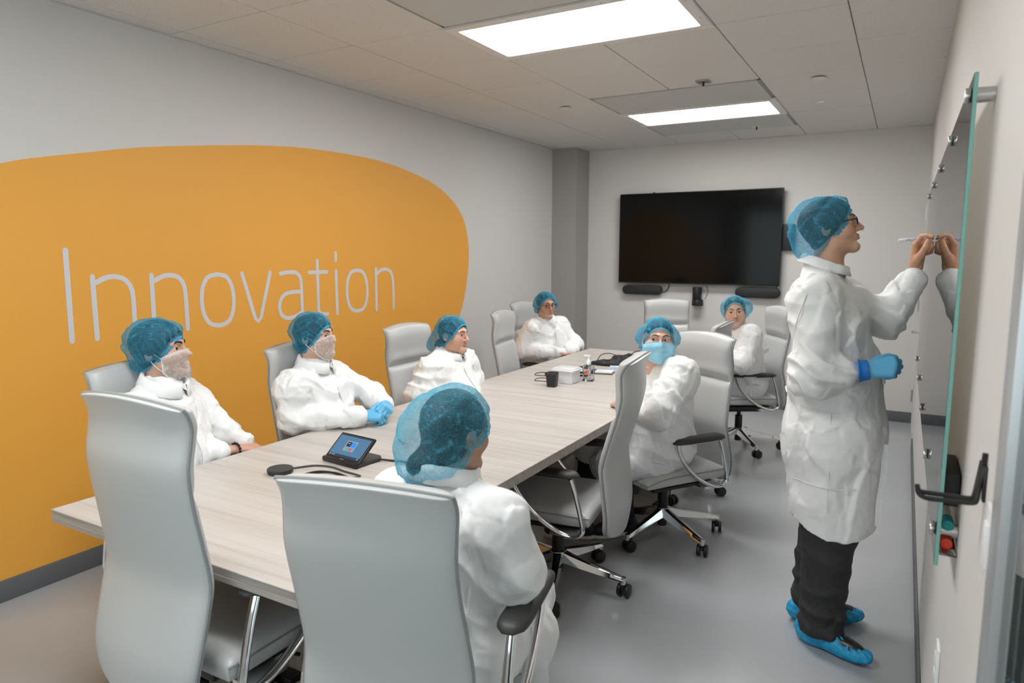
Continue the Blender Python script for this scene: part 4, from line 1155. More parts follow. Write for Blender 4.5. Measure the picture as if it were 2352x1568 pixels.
class Head:
    def __init__(self, root, center, face, pitch=0, roll=0, scale=1.0, **v):
        self.root = root; self.c = np.array(center, float); scale = scale * .955; self.M = frame(face, pitch, roll) * scale; self.s = scale; self.v = v
        self.V, self.Q, self.S = head_mesh({k: v[k] for k in ('w', 'jaw', 'smile', 'full') if k in v})
        self.fn = lambda P: self.S.sample(np.asarray(P, float))
    def W(self, P): return self.c + np.asarray(P, float) @ self.M.T
    def surf(self, x, z, y0=.135):
        P = self.S.march((x, 0, z), (0, 1, 0), .13); return P
    def cap(self, o, hair=HAIRD, net=NET, hfront=.064, hv=0.0, bun=None, hseed=3, ear_up=0):
        P, fold, tm, ax = cap_surface(o)
        a, b = P.shape[:2]
        ob = mesh_np('hair_net', self.W(P.reshape(-1, 3)), grid_quads(a, b), net, self.root)
        set_attr(ob, 'fold', fold.ravel())
        # elastic edge
        k = a - 4
        MB().tube(self.W(P[k][::2]), .0024 * self.s, 6, closed=True).build('elastic_edge', mat('blue_elastic', (.03, .36, .66), .6), ob)
        # hair under the net
        S = SDF((-.15, -.22, -.20), (.13, .13, .15), .0046)
        S.ell(CR_C, CR_R + .003 + hv, .01); S.ell(NP_C, NP_R - .003, .02)
        zf = hfront
        n = np.array((0, .045 + zf, -.076)); n = n / np.linalg.norm(n)
        pl = (S.ax[1] - .088)[None, :, None] * n[1] + (S.ax[2] - zf)[None, None, :] * n[2]
        S.v = np.maximum(S.v, pl.astype(np.float32))
        for bl in (bun or []): S.ell(bl[0], bl[1], .022)
        Vh, Qh = S.mesh(); Vh = smooth_v(Vh, Qh, 1)
        Vh = Vh + normals(Vh, Qh) * (.0035 * facets(Vh * np.array((1, .5, 1)), .03, hseed, 10))[:, None]
        mesh_np('hair', self.W(Vh), Qh, hair, self.root)
        return ob
    def face(self, gaze=(0, 0), brow=BROWM, brow_r=.0026, brows=True):
        for s in (-1, 1):
            c = np.array((s * .0315, .0735, .0015))
            me = MB().sph((0, 0, 0), .0133 * self.s, 20)
            bm = me.bm
            g = frame(90 - gaze[0] , gaze[1]); gd = (frame(0) * 0 + g)[:, 1]
            gw = self.M @ gd; gw = gw / np.linalg.norm(gw)
            Rm = Vector(gw).to_track_quat('Z', 'Y').to_matrix().to_4x4()
            bmesh.ops.transform(bm, matrix=Matrix.Translation(Vector(self.W(c))) @ Rm, verts=bm.verts)
            cw = Vector(self.W(c)); gv = Vector(gw)
            o = me.build('eye', [EYEW, IRIS, PUPIL], self.root)
            for p in o.data.polygons:
                an = (p.center - cw).angle(gv)
                p.material_index = 2 if an < .26 else (1 if an < .56 else 0)
            if brows:
                pts = []
                for x, z in ((.012, .021), (.020, .0255), (.030, .0285), (.040, .027), (.048, .0215)):
                    q = self.surf(s * x, z); pts.append(self.W(q + np.array((0, .0008, 0))))
                P = catmull(pts, 4); n = len(P)
                MB().tube(P, brow_r, 6, sx=.7, up=self.M[:, 1], radii=[brow_r * self.s * (.55 + .75 * math.sin(PI * min(1, .25 + .8 * i / n))) for i in range(n)]).build('eyebrow', brow, self.root)
    def lower_face(self, name, m, az=72, z_hi=-.016, z_lo=-.135, off=.007, pleats=False, seed=4, nu=46, nv=26, wr=1.0, strap=True):
        """net or mask wrapped over nose, mouth and chin"""
        us = np.linspace(-1, 1, nu); rows = []
        c0 = np.array((0, .005, -.055))
        for t in np.linspace(0, 1, nv):
            row = []
            for u in us:
                a = u * math.radians(az); top = z_hi + .012 * (1 - u * u) - .012 * u * u; bot = z_lo + .045 * abs(u) ** 2.2
                z = top + (bot - top) * t
                d = np.array((math.sin(a), math.cos(a), 0)); st = np.array((0, .0, max(z, -.100)))
                s_ = np.arange(0, .14, .0015); val = self.S.sample(st + d * s_[:, None]); val = np.where(s_ < .02, -1, val)
                r = s_[np.where(val > 0)[0][0]] if (val > 0).any() else .1
                if z < -.100: r = r * max(.25, 1 - ((-.100 - z) / .045) ** 2 * .75)
                row.append((d * r + np.array((0, 0, z)), d, r))
            rows.append(row)
        Rr = np.array([[q[2] for q in r] for r in rows])
        for _ in range(14 if pleats else 3):
            Rp = np.pad(Rr, 1, mode='edge'); Rs = (Rp[:-2, 1:-1] + Rp[2:, 1:-1] + Rp[1:-1, :-2] + Rp[1:-1, 2:]) / 4
            Rr = np.maximum(Rr, Rs)
        for _ in range(10 if pleats else 5):
            Rp = np.pad(Rr, 1, mode='edge'); Rr = (Rp[:-2, 1:-1] + Rp[2:, 1:-1] + Rp[1:-1, :-2] + Rp[1:-1, 2:] + 2 * Rr) / 6
        P = np.array([[(q[1] * (Rr[i, j] + off + (.010 if pleats else .0065) * math.exp(-(us[j] / .22) ** 2))) + np.array((0, 0, q[0][2])) for j, q in enumerate(r)] for i, r in enumerate(rows)])
        tt = np.linspace(0, 1, nv)[:, None]; edge = np.minimum(1, np.minimum(tt, 1 - tt) * 8) * np.minimum(1, (1 - np.abs(us))[None] * 7)
        D = np.array([[q[1] for q in r] for r in rows])
        if pleats: disp = .0035 * np.abs(((tt * 3.2 + .1) % 1) - .5) * 2 * edge * (1 - .6 * np.abs(us)[None]) + .003 * facets(P, .03, seed) * edge
        else: disp = wr * (.012 * facets(P, .028, seed, 14) + .006 * facets(P * np.array((1, 1, .6)), .016, seed + 2, 14)) * (.3 + .7 * edge)
        P = P + D * (disp + (1 - edge) * -.003)[..., None]
        ob = mesh_np(name, self.W(P.reshape(-1, 3)), grid_quads(nv, nu, False)[:, ::-1], m, self.root)
        g = np.abs(facets(P.reshape(-1, 3), .024, seed + 21, 30) * 3.0)
        set_attr(ob, 'fold', np.clip(np.clip(1 - g * 6, 0, 1) * .5 + (1 - edge.ravel()) * .8, 0, 1))
        rim = [P[0, j] for j in range(0, nu, 2)] + [P[i, -1] for i in range(1, nv, 2)] + [P[-1, j] for j in range(nu - 1, -1, -2)] + [P[i, 0] for i in range(nv - 2, 0, -2)]
        MB().tube(self.W(np.array(rim)), .0016, 6, closed=True).build('hem', STRAPM if not pleats else MASKM, ob)
        if strap:
            for s, j in ((-1, 0), (1, nu - 1)):
                for i, z2 in ((1, .012), (nv - 3, -.035)):
                    e = np.array((s * .079, -.012, z2)); mid = (P[i, j] + e) / 2 + np.array((s * .006, 0, 0))
                    MB().tube(self.W(np.array(catmull([P[i, j], mid, e], 5))), .0014, 6).build('ear_loop', STRAPM, ob)
        return ob
    def glasses(self, w=.026, h=.0175, r=.0017):
        root = None
        mb = MB()
        for s in (-1, 1):
            pts = []
            for k in range(28):
                a = 2 * PI * k / 28
                x = s * .0335 + w * np.sign(math.cos(a)) * abs(math.cos(a)) ** .6; z = -.001 + h * np.sign(math.sin(a)) * abs(math.sin(a)) ** .7
                pts.append(np.array((x, .1035 - .10 * (abs(x) - .03) ** 1 * .25, z)))
            mb.tube(self.W(np.array(pts)), r, 7, closed=True)
            mb.tube(self.W(np.array(catmull([(s * (.0335 + w), .101, .006), (s * .068, .085, .007), (s * .0785, .04, .006), (s * .081, -.005, .004), (s * .081, -.025, -.012)], 5))), r, 7)
        mb.tube(self.W(np.array([(-.008, .104, .003), (0, .107, .005), (.008, .104, .003)])), r, 7)
        g = mb.build('spectacles', FRAMEM, self.root)
        for s in (-1, 1):
            lb = MB(); pts = []
            for k in range(24):
                a = 2 * PI * k / 24
                x = s * .0335 + w * np.sign(math.cos(a)) * abs(math.cos(a)) ** .6; z = -.001 + h * np.sign(math.sin(a)) * abs(math.sin(a)) ** .7
                pts.append((x, .1035 - .025 * (abs(x) - .03), z))
            A = self.W(np.array(pts)); Bk = A - self.M[:, 1] * .0012
            va = [lb.bm.verts.new(p) for p in A]; vb = [lb.bm.verts.new(p) for p in Bk]
            lb.bm.faces.new(va); lb.bm.faces.new(vb[::-1])
            for k in range(24): lb.bm.faces.new((va[k], va[(k + 1) % 24], vb[(k + 1) % 24], vb[k]))
            lb.build('lens', LENS, g, smooth=False)

# ------------------------------------------------------------------ clothes and body
def merge(parts):
    V, Q, C, n = [], [], [], 0
    for v, q, c in parts: V.append(v); Q.append(q + n); C.append(c); n += len(v)
    return np.concatenate(V), np.concatenate(Q), np.concatenate(C)
def arr(*p): return np.array(p, float)
def bounds(pts, pad): P = np.array(pts, float); return P.min(0) - pad, P.max(0) + pad

class Person:
    def __init__(self, loc, label, group=None):
        self.root = empty('person', loc, 0, label, 'person', group)
        self.loc = np.array(loc, float)
    def finish(self):
        # geometry was made in world space: move every direct child into the root's space
        T = Matrix.Translation(-Vector(self.loc))
        def walk(o):
            if o.data is not None: o.data.transform(T)
            for c in o.children: walk(c)
        for c in self.root.children: walk(c)
    def coat(self, build, pts, h=.0068, seed=1, wr=1.0, fold_dirs=(), name='lab_coat', m=COAT, hem=None, pad=.20, sm=2, big=.10):
        lo, hi = bounds(pts, pad)
        S = SDF(lo, hi, h); build(S)
        if hem is not None:
            X, Y, Z = S.ax[0][:, None, None], S.ax[1][None, :, None], S.ax[2][None, None, :]
            S.v = np.maximum(S.v, hem(X, Y, Z).astype(np.float32))
        V, Q = S.mesh(); V = smooth_v(V, Q, sm, .5); N = normals(V, Q)
        A_ = np.array((1, 1, .62)); d = wr * (.018 * facets(V * A_, big, seed, 20) + .0085 * facets(V * A_, big * .45, seed + 3, 26) + .0022 * facets(V, big * .2, seed + 6, 22))
        for (c, r, dr, fr, amp) in fold_dirs:
            w = np.exp(-(((V - np.array(c)) ** 2).sum(1)) / r ** 2)
            d = d + amp * w * folds(V, dr, fr, seed + 11)
        V = V + N * d[:, None]
        self.S = S
        return mesh_np(name, V, Q, m, self.root)
    def ribbon(self, name, pts, w, nrm, m=COATS, t=.003):
        P = catmull(pts, 6); n = len(P); nrm = np.array(nrm, float); nrm /= np.linalg.norm(nrm)
        mb = MB(); rows = []
        for i in range(n):
            tg = P[min(i + 1, n - 1)] - P[max(i - 1, 0)]; tg = tg / np.linalg.norm(tg)
            sd = np.cross(tg, nrm); sd /= np.linalg.norm(sd); ww = w if np.isscalar(w) else w[0] + (w[1] - w[0]) * i / (n - 1)
            rows.append([P[i] - sd * ww / 2, P[i] + sd * ww / 2, P[i] + sd * ww / 2 + nrm * t, P[i] - sd * ww / 2 + nrm * t])
        R = mb.grid(rows, close_u=True); mb.bm.faces.new(R[0]); mb.bm.faces.new(R[-1][::-1])
        return mb.build(name, m, self.root)
    def collar(self, c, face, lean=0, rx=.072, ry=.078, hgt=.045, flap=.040, gap=9, seed=2, roll=0, drop=.012):
        M = frame(face, lean, roll); rows = []
        n = 56; a0 = math.radians(gap)
        prof = [(-.004, -.012), (-.006, hgt * .6), (-.004, hgt), (.004, hgt + .004), (.010, hgt)]
        if flap: prof += [(.015, hgt - flap * .5), (.022, hgt - flap), (.020, hgt - flap - .002), (.012, hgt - flap * .5)]
        else: prof += [(.004, hgt * .5), (.003, -.012)]
        for (dr, z) in prof:
            row = []
            for k in range(n):
                a = a0 + (2 * PI - 2 * a0) * k / (n - 1)
                fr = math.cos(a); zz = z - drop * (fr + 1) * .5 * 1.6
                r = 1 + dr / rx
                p = arr(math.sin(a) * rx * r, math.cos(a) * ry * r, zz)
                row.append(p)
            rows.append(row)
        A = np.array(rows); fl = A.reshape(-1, 3)
        A = A + (facets(fl, .04, seed, 10) * .008).reshape(A.shape[:2])[..., None] * np.array((1, 1, .6))
        W_ = arr(*c) + A.reshape(-1, 3) @ M.T
        a_, b_ = A.shape[:2]
        Qc = grid_quads(a_, b_, False)
        caps = [[i * b_ + e, (i + 1) * b_ + e, (a_ - 2 - i) * b_ + e, (a_ - 1 - i) * b_ + e] for e in (0, b_ - 1) for i in range(a_ // 2)]
        return mesh_np('collar', W_, np.concatenate([Qc, np.array(caps)]), COAT, self.root)
    def body(self, head, skin, torso, hands=()):
        lo, hi = bounds([p for t in torso for p in t[:2]], .16)
        S = SDF(lo, hi, .013)
        for t in torso: S.cone(t[0], t[1], t[2] * .78, t[3] * .70, .02, t[4] if len(t) > 4 else None)
        V, Q = S.mesh(); base = np.array(skin)
        parts = [(head.W(head.V), head.Q, skin_colors(head.V, skin, head.v)), (V, Q, np.repeat(base[None], len(V), 0))]
        for (v, q) in hands: parts.append((v, q, np.repeat((base * np.array((1.0, .93, .90)))[None], len(v), 0)))
        V, Q, C = merge(parts)
        o = mesh_np('body', V, Q, SKIN, self.root); set_col(o, 'skin_color', C)
        return o
    def soft(self, name, build, pts, m, h=.008, wr=.0, seed=5, pad=.12, sm=2, big=.08, hem=None):
        return self.coat(build, pts, h, seed, wr, (), name, m, hem, pad, sm, big)

def seated_points(hip, face, neck, lean=0):
    F = frame(face); rt, fw = F[:, 0], F[:, 1]
    return rt, fw
def std_torso(S, hip, neck, face, sface=None, big=1.0, sh=.160, lap=None, belly=0, hipw=.085):
    """coat torso for a seated figure; hip = pelvis centre, neck = base of the neck"""
    F = frame(face); rt, fw = F[:, 0], F[:, 1]
    G = frame(sface if sface is not None else face); srt, sfw = G[:, 0], G[:, 1]
    hip = arr(*hip); neck = arr(*neck); up = neck - hip
    mid = hip + up * .42 - fw * .0; ch = hip + up * .70
    S.cone(hip - rt * hipw, hip + rt * hipw, .125 * big, .125 * big, .05)
    S.cone(hip + fw * .02, mid, .165 * big, .150 * big, .06, (fw, .86))
    S.cone(mid - rt * .035, ch - srt * .05, .125 * big, .115 * big, .06, (fw, .95)); S.cone(mid + rt * .035, ch + srt * .05, .125 * big, .115 * big, .06, (fw, .95))
    SL = neck - srt * sh - arr(0, 0, .088); SR = neck + srt * sh - arr(0, 0, .088)
    S.cone(SL, SR, .068, .068, .06); S.cone(SL, neck - srt * .02 - arr(0, 0, .018), .058, .052, .06); S.cone(SR, neck + srt * .02 - arr(0, 0, .018), .058, .052, .06)
    S.cone(ch, neck - arr(0, 0, .03), .10 * big, .062, .05)
    if belly: S.ell(mid + fw * .06 - arr(0, 0, .03), (.16 * big, .16 * big, .15), .06)
    return SL, SR, rt, fw, srt, sfw
def arm(S, s, e, w, r=(.070, .064, .050), k=.03):
    e = np.array(e, float); w = np.array(w, float); d = (w - e) / np.linalg.norm(w - e)
    S.cone(s, e, r[0], r[1], k + .015); S.cone(e, w - d * r[2] * .75, r[1] * .97, r[2], k)
def legs_pts(hip, face, knee_z=.52, spread=.10, L=.40, toe=0.0):
    F = frame(face); rt, fw = F[:, 0], F[:, 1]; hip = arr(*hip); out = []
    for s in (-1, 1):
        h_ = hip + rt * s * .09; k_ = hip + fw * L + rt * s * spread; k_[2] = knee_z
        a_ = k_ + fw * toe; a_[2] = .09
        out.append((h_, k_, a_, fw))
    return out
def trousers(p, legs, m=JEANS, r=(.085, .066, .05)):
    def b(S):
        for h_, k_, a_, fw in legs: S.cone(h_, k_, r[0], r[1], .03); S.cone(k_, a_, r[1] * .95, r[2], .03)
    return p.soft('trousers', b, [q for l in legs for q in l[:3]], m, .010, .5, 8)
SHOE = {}
def shoe(p, ankle, fw, m, sole=None, name='shoe'):
    """low shoe: upper and sole"""
    M = np.stack([np.cross(fw, (0, 0, 1)), fw, (0, 0, 1)], 1); g = arr(ankle[0], ankle[1], 0)
    if 'a' not in SHOE:
        S = SDF((-.07, -.11, -.01), (.07, .24, .14), .006)
        S.ell((0, .11, .045), (.043, .095, .042), .02); S.ell((0, -.02, .05), (.036, .06, .05), .03); S.cone((0, -.02, .06), (0, -.015, .10), .04, .038, .02)
        S.v = np.maximum(S.v, (.016 - S.ax[2])[None, None, :])
        T = SDF((-.07, -.11, -.01), (.07, .24, .06), .006)
        T.ell((0, .11, .016), (.046, .10, .03), .01); T.ell((0, -.02, .016), (.040, .066, .03), .02)
        T.v = np.maximum(T.v, np.maximum((T.ax[2] - .024), (.002 - T.ax[2]))[None, None, :])
        SHOE['a'] = (S.mesh(), T.mesh())
    (V, Q), (V2, Q2) = SHOE['a']
    o = mesh_np(name, g + V @ M.T, Q, m, p.root)
    mesh_np('sole', g + V2 @ M.T, Q2, sole or WHITEP, o)
    return o

# ------------------------------------------------------------------ the slumped pouch on the table (uses the tools above)
def pouch():
    S = SDF((-.30, -.14, -.02), (.28, .16, .14), .005)
    S.cone((-.20, -.01, .008), (-.02, .02, .030), .018, .040, .03, ((0, 0, 1), .6)); S.ell((-.09, .0, .015), (.12, .07, .026), .02)
    S.cone((-.03, .03, .045), (.06, .03, .055), .030, .034, .03, ((0, 1, 0), .8))
    S.v = np.maximum(S.v, (.001 - S.ax[2])[None, None, :])
    V, Q = S.mesh(); V = smooth_v(V, Q, 1); V = V + normals(V, Q) * (.014 * facets(V, .05, 3, 14))[:, None]; V[:, 2] = np.maximum(V[:, 2], .001)
    mesh_np('pouch_body', V, Q, POUCH, POUCH_ROOT)
    T = SDF((-.10, -.14, -.02), (.28, .16, .14), .005)
    T.cone((.05, -.01, .035), (.17, -.01, .028), .048, .036, .02, ((0, 1, .35), .45)); T.cone((.06, .02, .02), (.18, .02, .016), .05, .04, .02, ((0, 0, 1), .5))
    T.v = np.maximum(T.v, (.001 - T.ax[2])[None, None, :])
    V, Q = T.mesh(); V = V + normals(V, Q) * (.010 * facets(V, .06, 8, 14))[:, None]; V[:, 2] = np.maximum(V[:, 2], .001)
    mesh_np('pouch_flap', V, Q, POUCHG, POUCH_ROOT)
pouch()
# ================================================================== THE EIGHT PEOPLE
S_LIGHT, S_MED, S_TAN = (.64, .40, .30), (.58, .34, .245), (.50, .28, .19)

def placket(p, neck, hip, face, side=0.0, w=(.030, .034)):
    F = frame(face); fw = F[:, 1]; rt = F[:, 0]; pts = []
    for t in np.linspace(.20, .80, 8):
        c = arr(*neck) * (1 - t) + arr(*hip) * t + rt * side
        q = p.S.march(c, fw, .3); pts.append(q + fw * .002)
    p.ribbon('placket', pts, list(w), fw)
    return pts

# ---- 1: man nearest on the wall side, beard net
def person_1():
    p = Person((-2.46, 1.66, 0), 'person with large blue hair net and white beard net, nearest on the orange wall side')
    hip, neck = (-2.475, 1.66, .575), (-2.580, 1.665, 1.030)
    H = Head(p.root, (-2.590, 1.685, 1.180), 32, 4, 0, 1.0, w=1.0, stubble=.25)
    legs = legs_pts(hip, 0, .52)
    def b(S):
        SL, SR, rt, fw, srt, sfw = std_torso(S, hip, neck, 8, sface=14, big=1.0, sh=.165)
        arm(S, SR, (-2.455, 1.50, .795), (-2.395, 1.82, .748), (.072, .066, .050))
        arm(S, SL, (-2.50, 1.90, .79), (-2.415, 1.955, .742), (.068, .060, .046))
        for h_, k_, a_, f_ in legs: S.cone(h_, k_, .10, .085, .05)
    p.coat(b, [hip, neck, (-2.30, 1.35, .8), (-2.30, 2.0, .5), legs[0][1]], seed=11, fold_dirs=[((-2.50, 1.46, .80), .11, (.2, .1, 1), 17, .010), ((-2.44, 1.62, .86), .14, (.5, .3, .9), 14, .006)])
    p.collar((-2.560, 1.672, 1.030), 16, -12, .078, .082, .050, .046, 9)
    placket(p, neck, hip, 12)
    hr = place_hand(hand_mesh(RELAX, TH_RELAX), (-2.39, 1.875, .745), (.15, .95, -.12), (.2, -.1, 1), True)
    p.body(H, S_MED, [(hip, neck, .11, .07), ((-2.53, 1.54, .93), (-2.455, 1.50, .80), .04, .036), ((-2.455, 1.50, .80), (-2.39, 1.85, .745), .036, .030)], [hr])
    H.cap(dict(front=10, nape=250, puff=.020, rise=.5, bags=[((0, -.6, .45), .008, 2), ((0, -.9, -.4), .006, 3)], seed=11, wr=.9), HAIRD, hv=.011)
    H.face((12, 3), brow_r=.0036)
    H.lower_face('beard_net', BNET, 66, -.020, -.140, .006, seed=6)
    mb = MB()
    for k in range(14):
        a = 2 * PI * k / 14; c = arr(-2.391, 1.862, .746); y = arr(.1, .97, -.1); y /= np.linalg.norm(y); u = np.cross(y, (0, 0, 1)); u /= np.linalg.norm(u); w_ = np.cross(u, y)
        mb.sph(tuple(c + .033 * (math.cos(a) * u + math.sin(a) * w_ * .85)), .0062, 8)
    mb.build('bead_bracelet', mat('black_beads', (.01, .01, .01), .25), p.root)
    trousers(p, legs); [shoe(p, l[2], l[3], BLACKM) for l in legs]
    p.finish()

# ---- 2: man with blue gloves
def person_2():
    p = Person((-2.38, 2.44, 0), 'person in beard net with blue gloved hands clasped on the table edge')
    hip, neck = (-2.385, 2.43, .57), (-2.475, 2.395, 1.02)
    H = Head(p.root, (-2.470, 2.405, 1.166), 16, 4, 0, .94, w=.97, jaw=.96, stubble=.15)
    legs = legs_pts(hip, 4, .52)
    WR, WL = (-2.185, 2.435, .792), (-2.205, 2.60, .800)
    def b(S):
        SL, SR, rt, fw, srt, sfw = std_torso(S, hip, neck, 6, sface=6, big=.98, sh=.160)
        arm(S, SR, (-2.43, 2.215, .800), (-2.185, 2.425, .790), (.070, .066, .050))
        arm(S, SL, (-2.36, 2.69, .83), (-2.195, 2.600, .805), (.070, .064, .050))
        for h_, k_, a_, f_ in legs: S.cone(h_, k_, .10, .085, .05)
    p.coat(b, [hip, neck, (-2.15, 2.12, .8), (-2.15, 2.8, .5), legs[0][1]], seed=23, fold_dirs=[((-2.42, 2.24, .82), .12, (.2, .2, 1), 16, .010), ((-2.40, 2.40, .88), .15, (.6, .2, .9), 13, .007)])
    p.collar((-2.462, 2.397, 1.018), 8, -8, .074, .078, .050, .044, 9)
    placket(p, neck, hip, 8)
    p.body(H, S_LIGHT, [(hip, neck, .11, .07), ((-2.45, 2.28, .92), (-2.43, 2.22, .80), .04, .036), ((-2.43, 2.22, .80), (-2.20, 2.42, .79), .036, .024)])
    H.cap(dict(front=13, nape=248, puff=.013, rise=.5, bags=[((0, -.8, .3), .012, 2)], seed=25, wr=1.1), HAIRD, hv=.006)
    H.face((8, 0), brow_r=.0032)
    H.lower_face('beard_net', BNET, 62, -.014, -.132, .006, seed=9)
    v, q = place_hand(hand_mesh([(60, 66, 40), (62, 70, 40), (64, 72, 40), (66, 74, 40)], [(.5, .75, -.35), (.1, .9, -.45), (-.1, .9, -.5)], fat=1.08), (-2.205, 2.425, .795), (.74, .66, .05), (.35, -.45, .82), True)
    g = mesh_np('glove', v, q, GLOVE, p.root)
    v, q = place_hand(hand_mesh([(48, 58, 34), (50, 60, 34), (52, 62, 34), (54, 64, 36)], [(.5, .75, -.3), (.2, .9, -.45), (.0, .9, -.5)], fat=1.10, spread=.04), (-2.190, 2.60, .815), (.60, -.78, .08), (.62, .30, .72), False)
    mesh_np('glove', v, q, GLOVE, p.root)
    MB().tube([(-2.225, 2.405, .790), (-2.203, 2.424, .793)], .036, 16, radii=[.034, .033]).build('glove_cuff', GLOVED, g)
    trousers(p, legs); [shoe(p, l[2], l[3], BLACKM) for l in legs]
    p.finish()

# ---- 3: smiling woman without a mask
def person_3():
    p = Person((-2.36, 3.38, 0), 'person with uncovered face in profile, hair net drooping at the back, on the left side')
    hip, neck = (-2.40, 3.38, .55), (-2.375, 3.395, .968)
    H = Head(p.root, (-2.335, 3.392, 1.082), 2, 0, 0, .93, w=1.0, jaw=1.0, smile=.7, full=.6)
    legs = legs_pts(hip, 0, .52, L=.36)
    def b(S):
        SL, SR, rt, fw, srt, sfw = std_torso(S, hip, neck, 0, big=1.13, sh=.170, belly=1)
        arm(S, SR, (-2.40, 3.13, .755), (-2.285, 3.33, .755), (.085, .078, .056))
        arm(S, SL, (-2.36, 3.63, .76), (-2.275, 3.50, .765), (.085, .076, .056))
        for h_, k_, a_, f_ in legs: S.cone(h_, k_, .105, .09, .05)
    p.coat(b, [hip, neck, (-2.2, 3.0, .75), (-2.2, 3.75, .5), legs[0][1]], h=.0075, seed=31, fold_dirs=[((-2.41, 3.17, .86), .14, (.3, .2, 1), 15, .009)])
    p.collar((-2.362, 3.394, .958), 2, -10, .076, .080, .042, .034, 9)
    placket(p, neck, hip, 2)
    p.body(H, S_MED, [(hip, neck, .12, .07), ((-2.38, 3.22, .86), (-2.38, 3.15, .76), .045, .04)], [place_hand(hand_mesh(RELAX, TH_RELAX), (-2.275, 3.36, .765), (.2, .95, .0), (.3, 0, .9), True)])
    H.cap(dict(front=24, nape=246, puff=.008, rise=.5, bags=[((0, -.82, -.58), .115, 9), ((0, -.4, .8), .012, 2)], seed=33, wr=1.0), HAIRD, bun=[((0, -.105, -.085), (.048, .040, .048))])
    H.face((6, 0), brow_r=.0026)
    trousers(p, legs); [shoe(p, l[2], l[3], BLACKM) for l in legs]
    p.finish()

# ---- 4: woman in glasses, far left
def person_4():
    p = Person((-2.62, 5.22, 0), 'person in dark glasses and bunched blue hair net, farthest back on the left side')
    hip, neck = (-2.64, 5.26, .56), (-2.628, 5.215, 1.018)
    H = Head(p.root, (-2.615, 5.170, 1.133), -36, -1, 0, .95, w=.97, jaw=.97)
    legs = legs_pts(hip, -5, .52)
    def b(S):
        SL, SR, rt, fw, srt, sfw = std_torso(S, hip, neck, -14, sface=-20, big=.98, sh=.155)
        arm(S, SR, (-2.76, 5.00, .76), (-2.40, 5.10, .740), (.078, .072, .054))
        arm(S, SL, (-2.44, 5.40, .78), (-2.40, 5.17, .745), (.078, .070, .054))
        for h_, k_, a_, f_ in legs: S.cone(h_, k_, .10, .085, .05)
    p.coat(b, [hip, neck, (-2.85, 4.9, .75), (-2.3, 5.5, .5), legs[0][1]], h=.008, seed=41, wr=1.15)
    p.collar((-2.612, 5.205, 1.010), -24, -10, .070, .075, .016, 0, 16)
    placket(p, neck, hip, -18)
    p.body(H, S_TAN, [(hip, neck, .11, .07), ((-2.70, 5.11, .90), (-2.72, 5.03, .77), .04, .036)], [place_hand(hand_mesh(RELAX, TH_RELAX), (-2.40, 5.11, .735), (.2, .95, -.1), (0, 0, 1), True)])
    H.cap(dict(front=26, nape=246, puff=.009, rise=.6, bags=[((0, -.8, -.4), .022, 3), ((.9, .1, -.5), .015, 4), ((-.9, .2, -.5), .018, 5)], seed=43, wr=1.2), HAIRB, hfront=.088)
    H.face((20, 0), brow_r=.0024)
    H.glasses()
    trousers(p, legs, TROUSER); [shoe(p, l[2], l[3], BLACKM) for l in legs]
    p.finish()

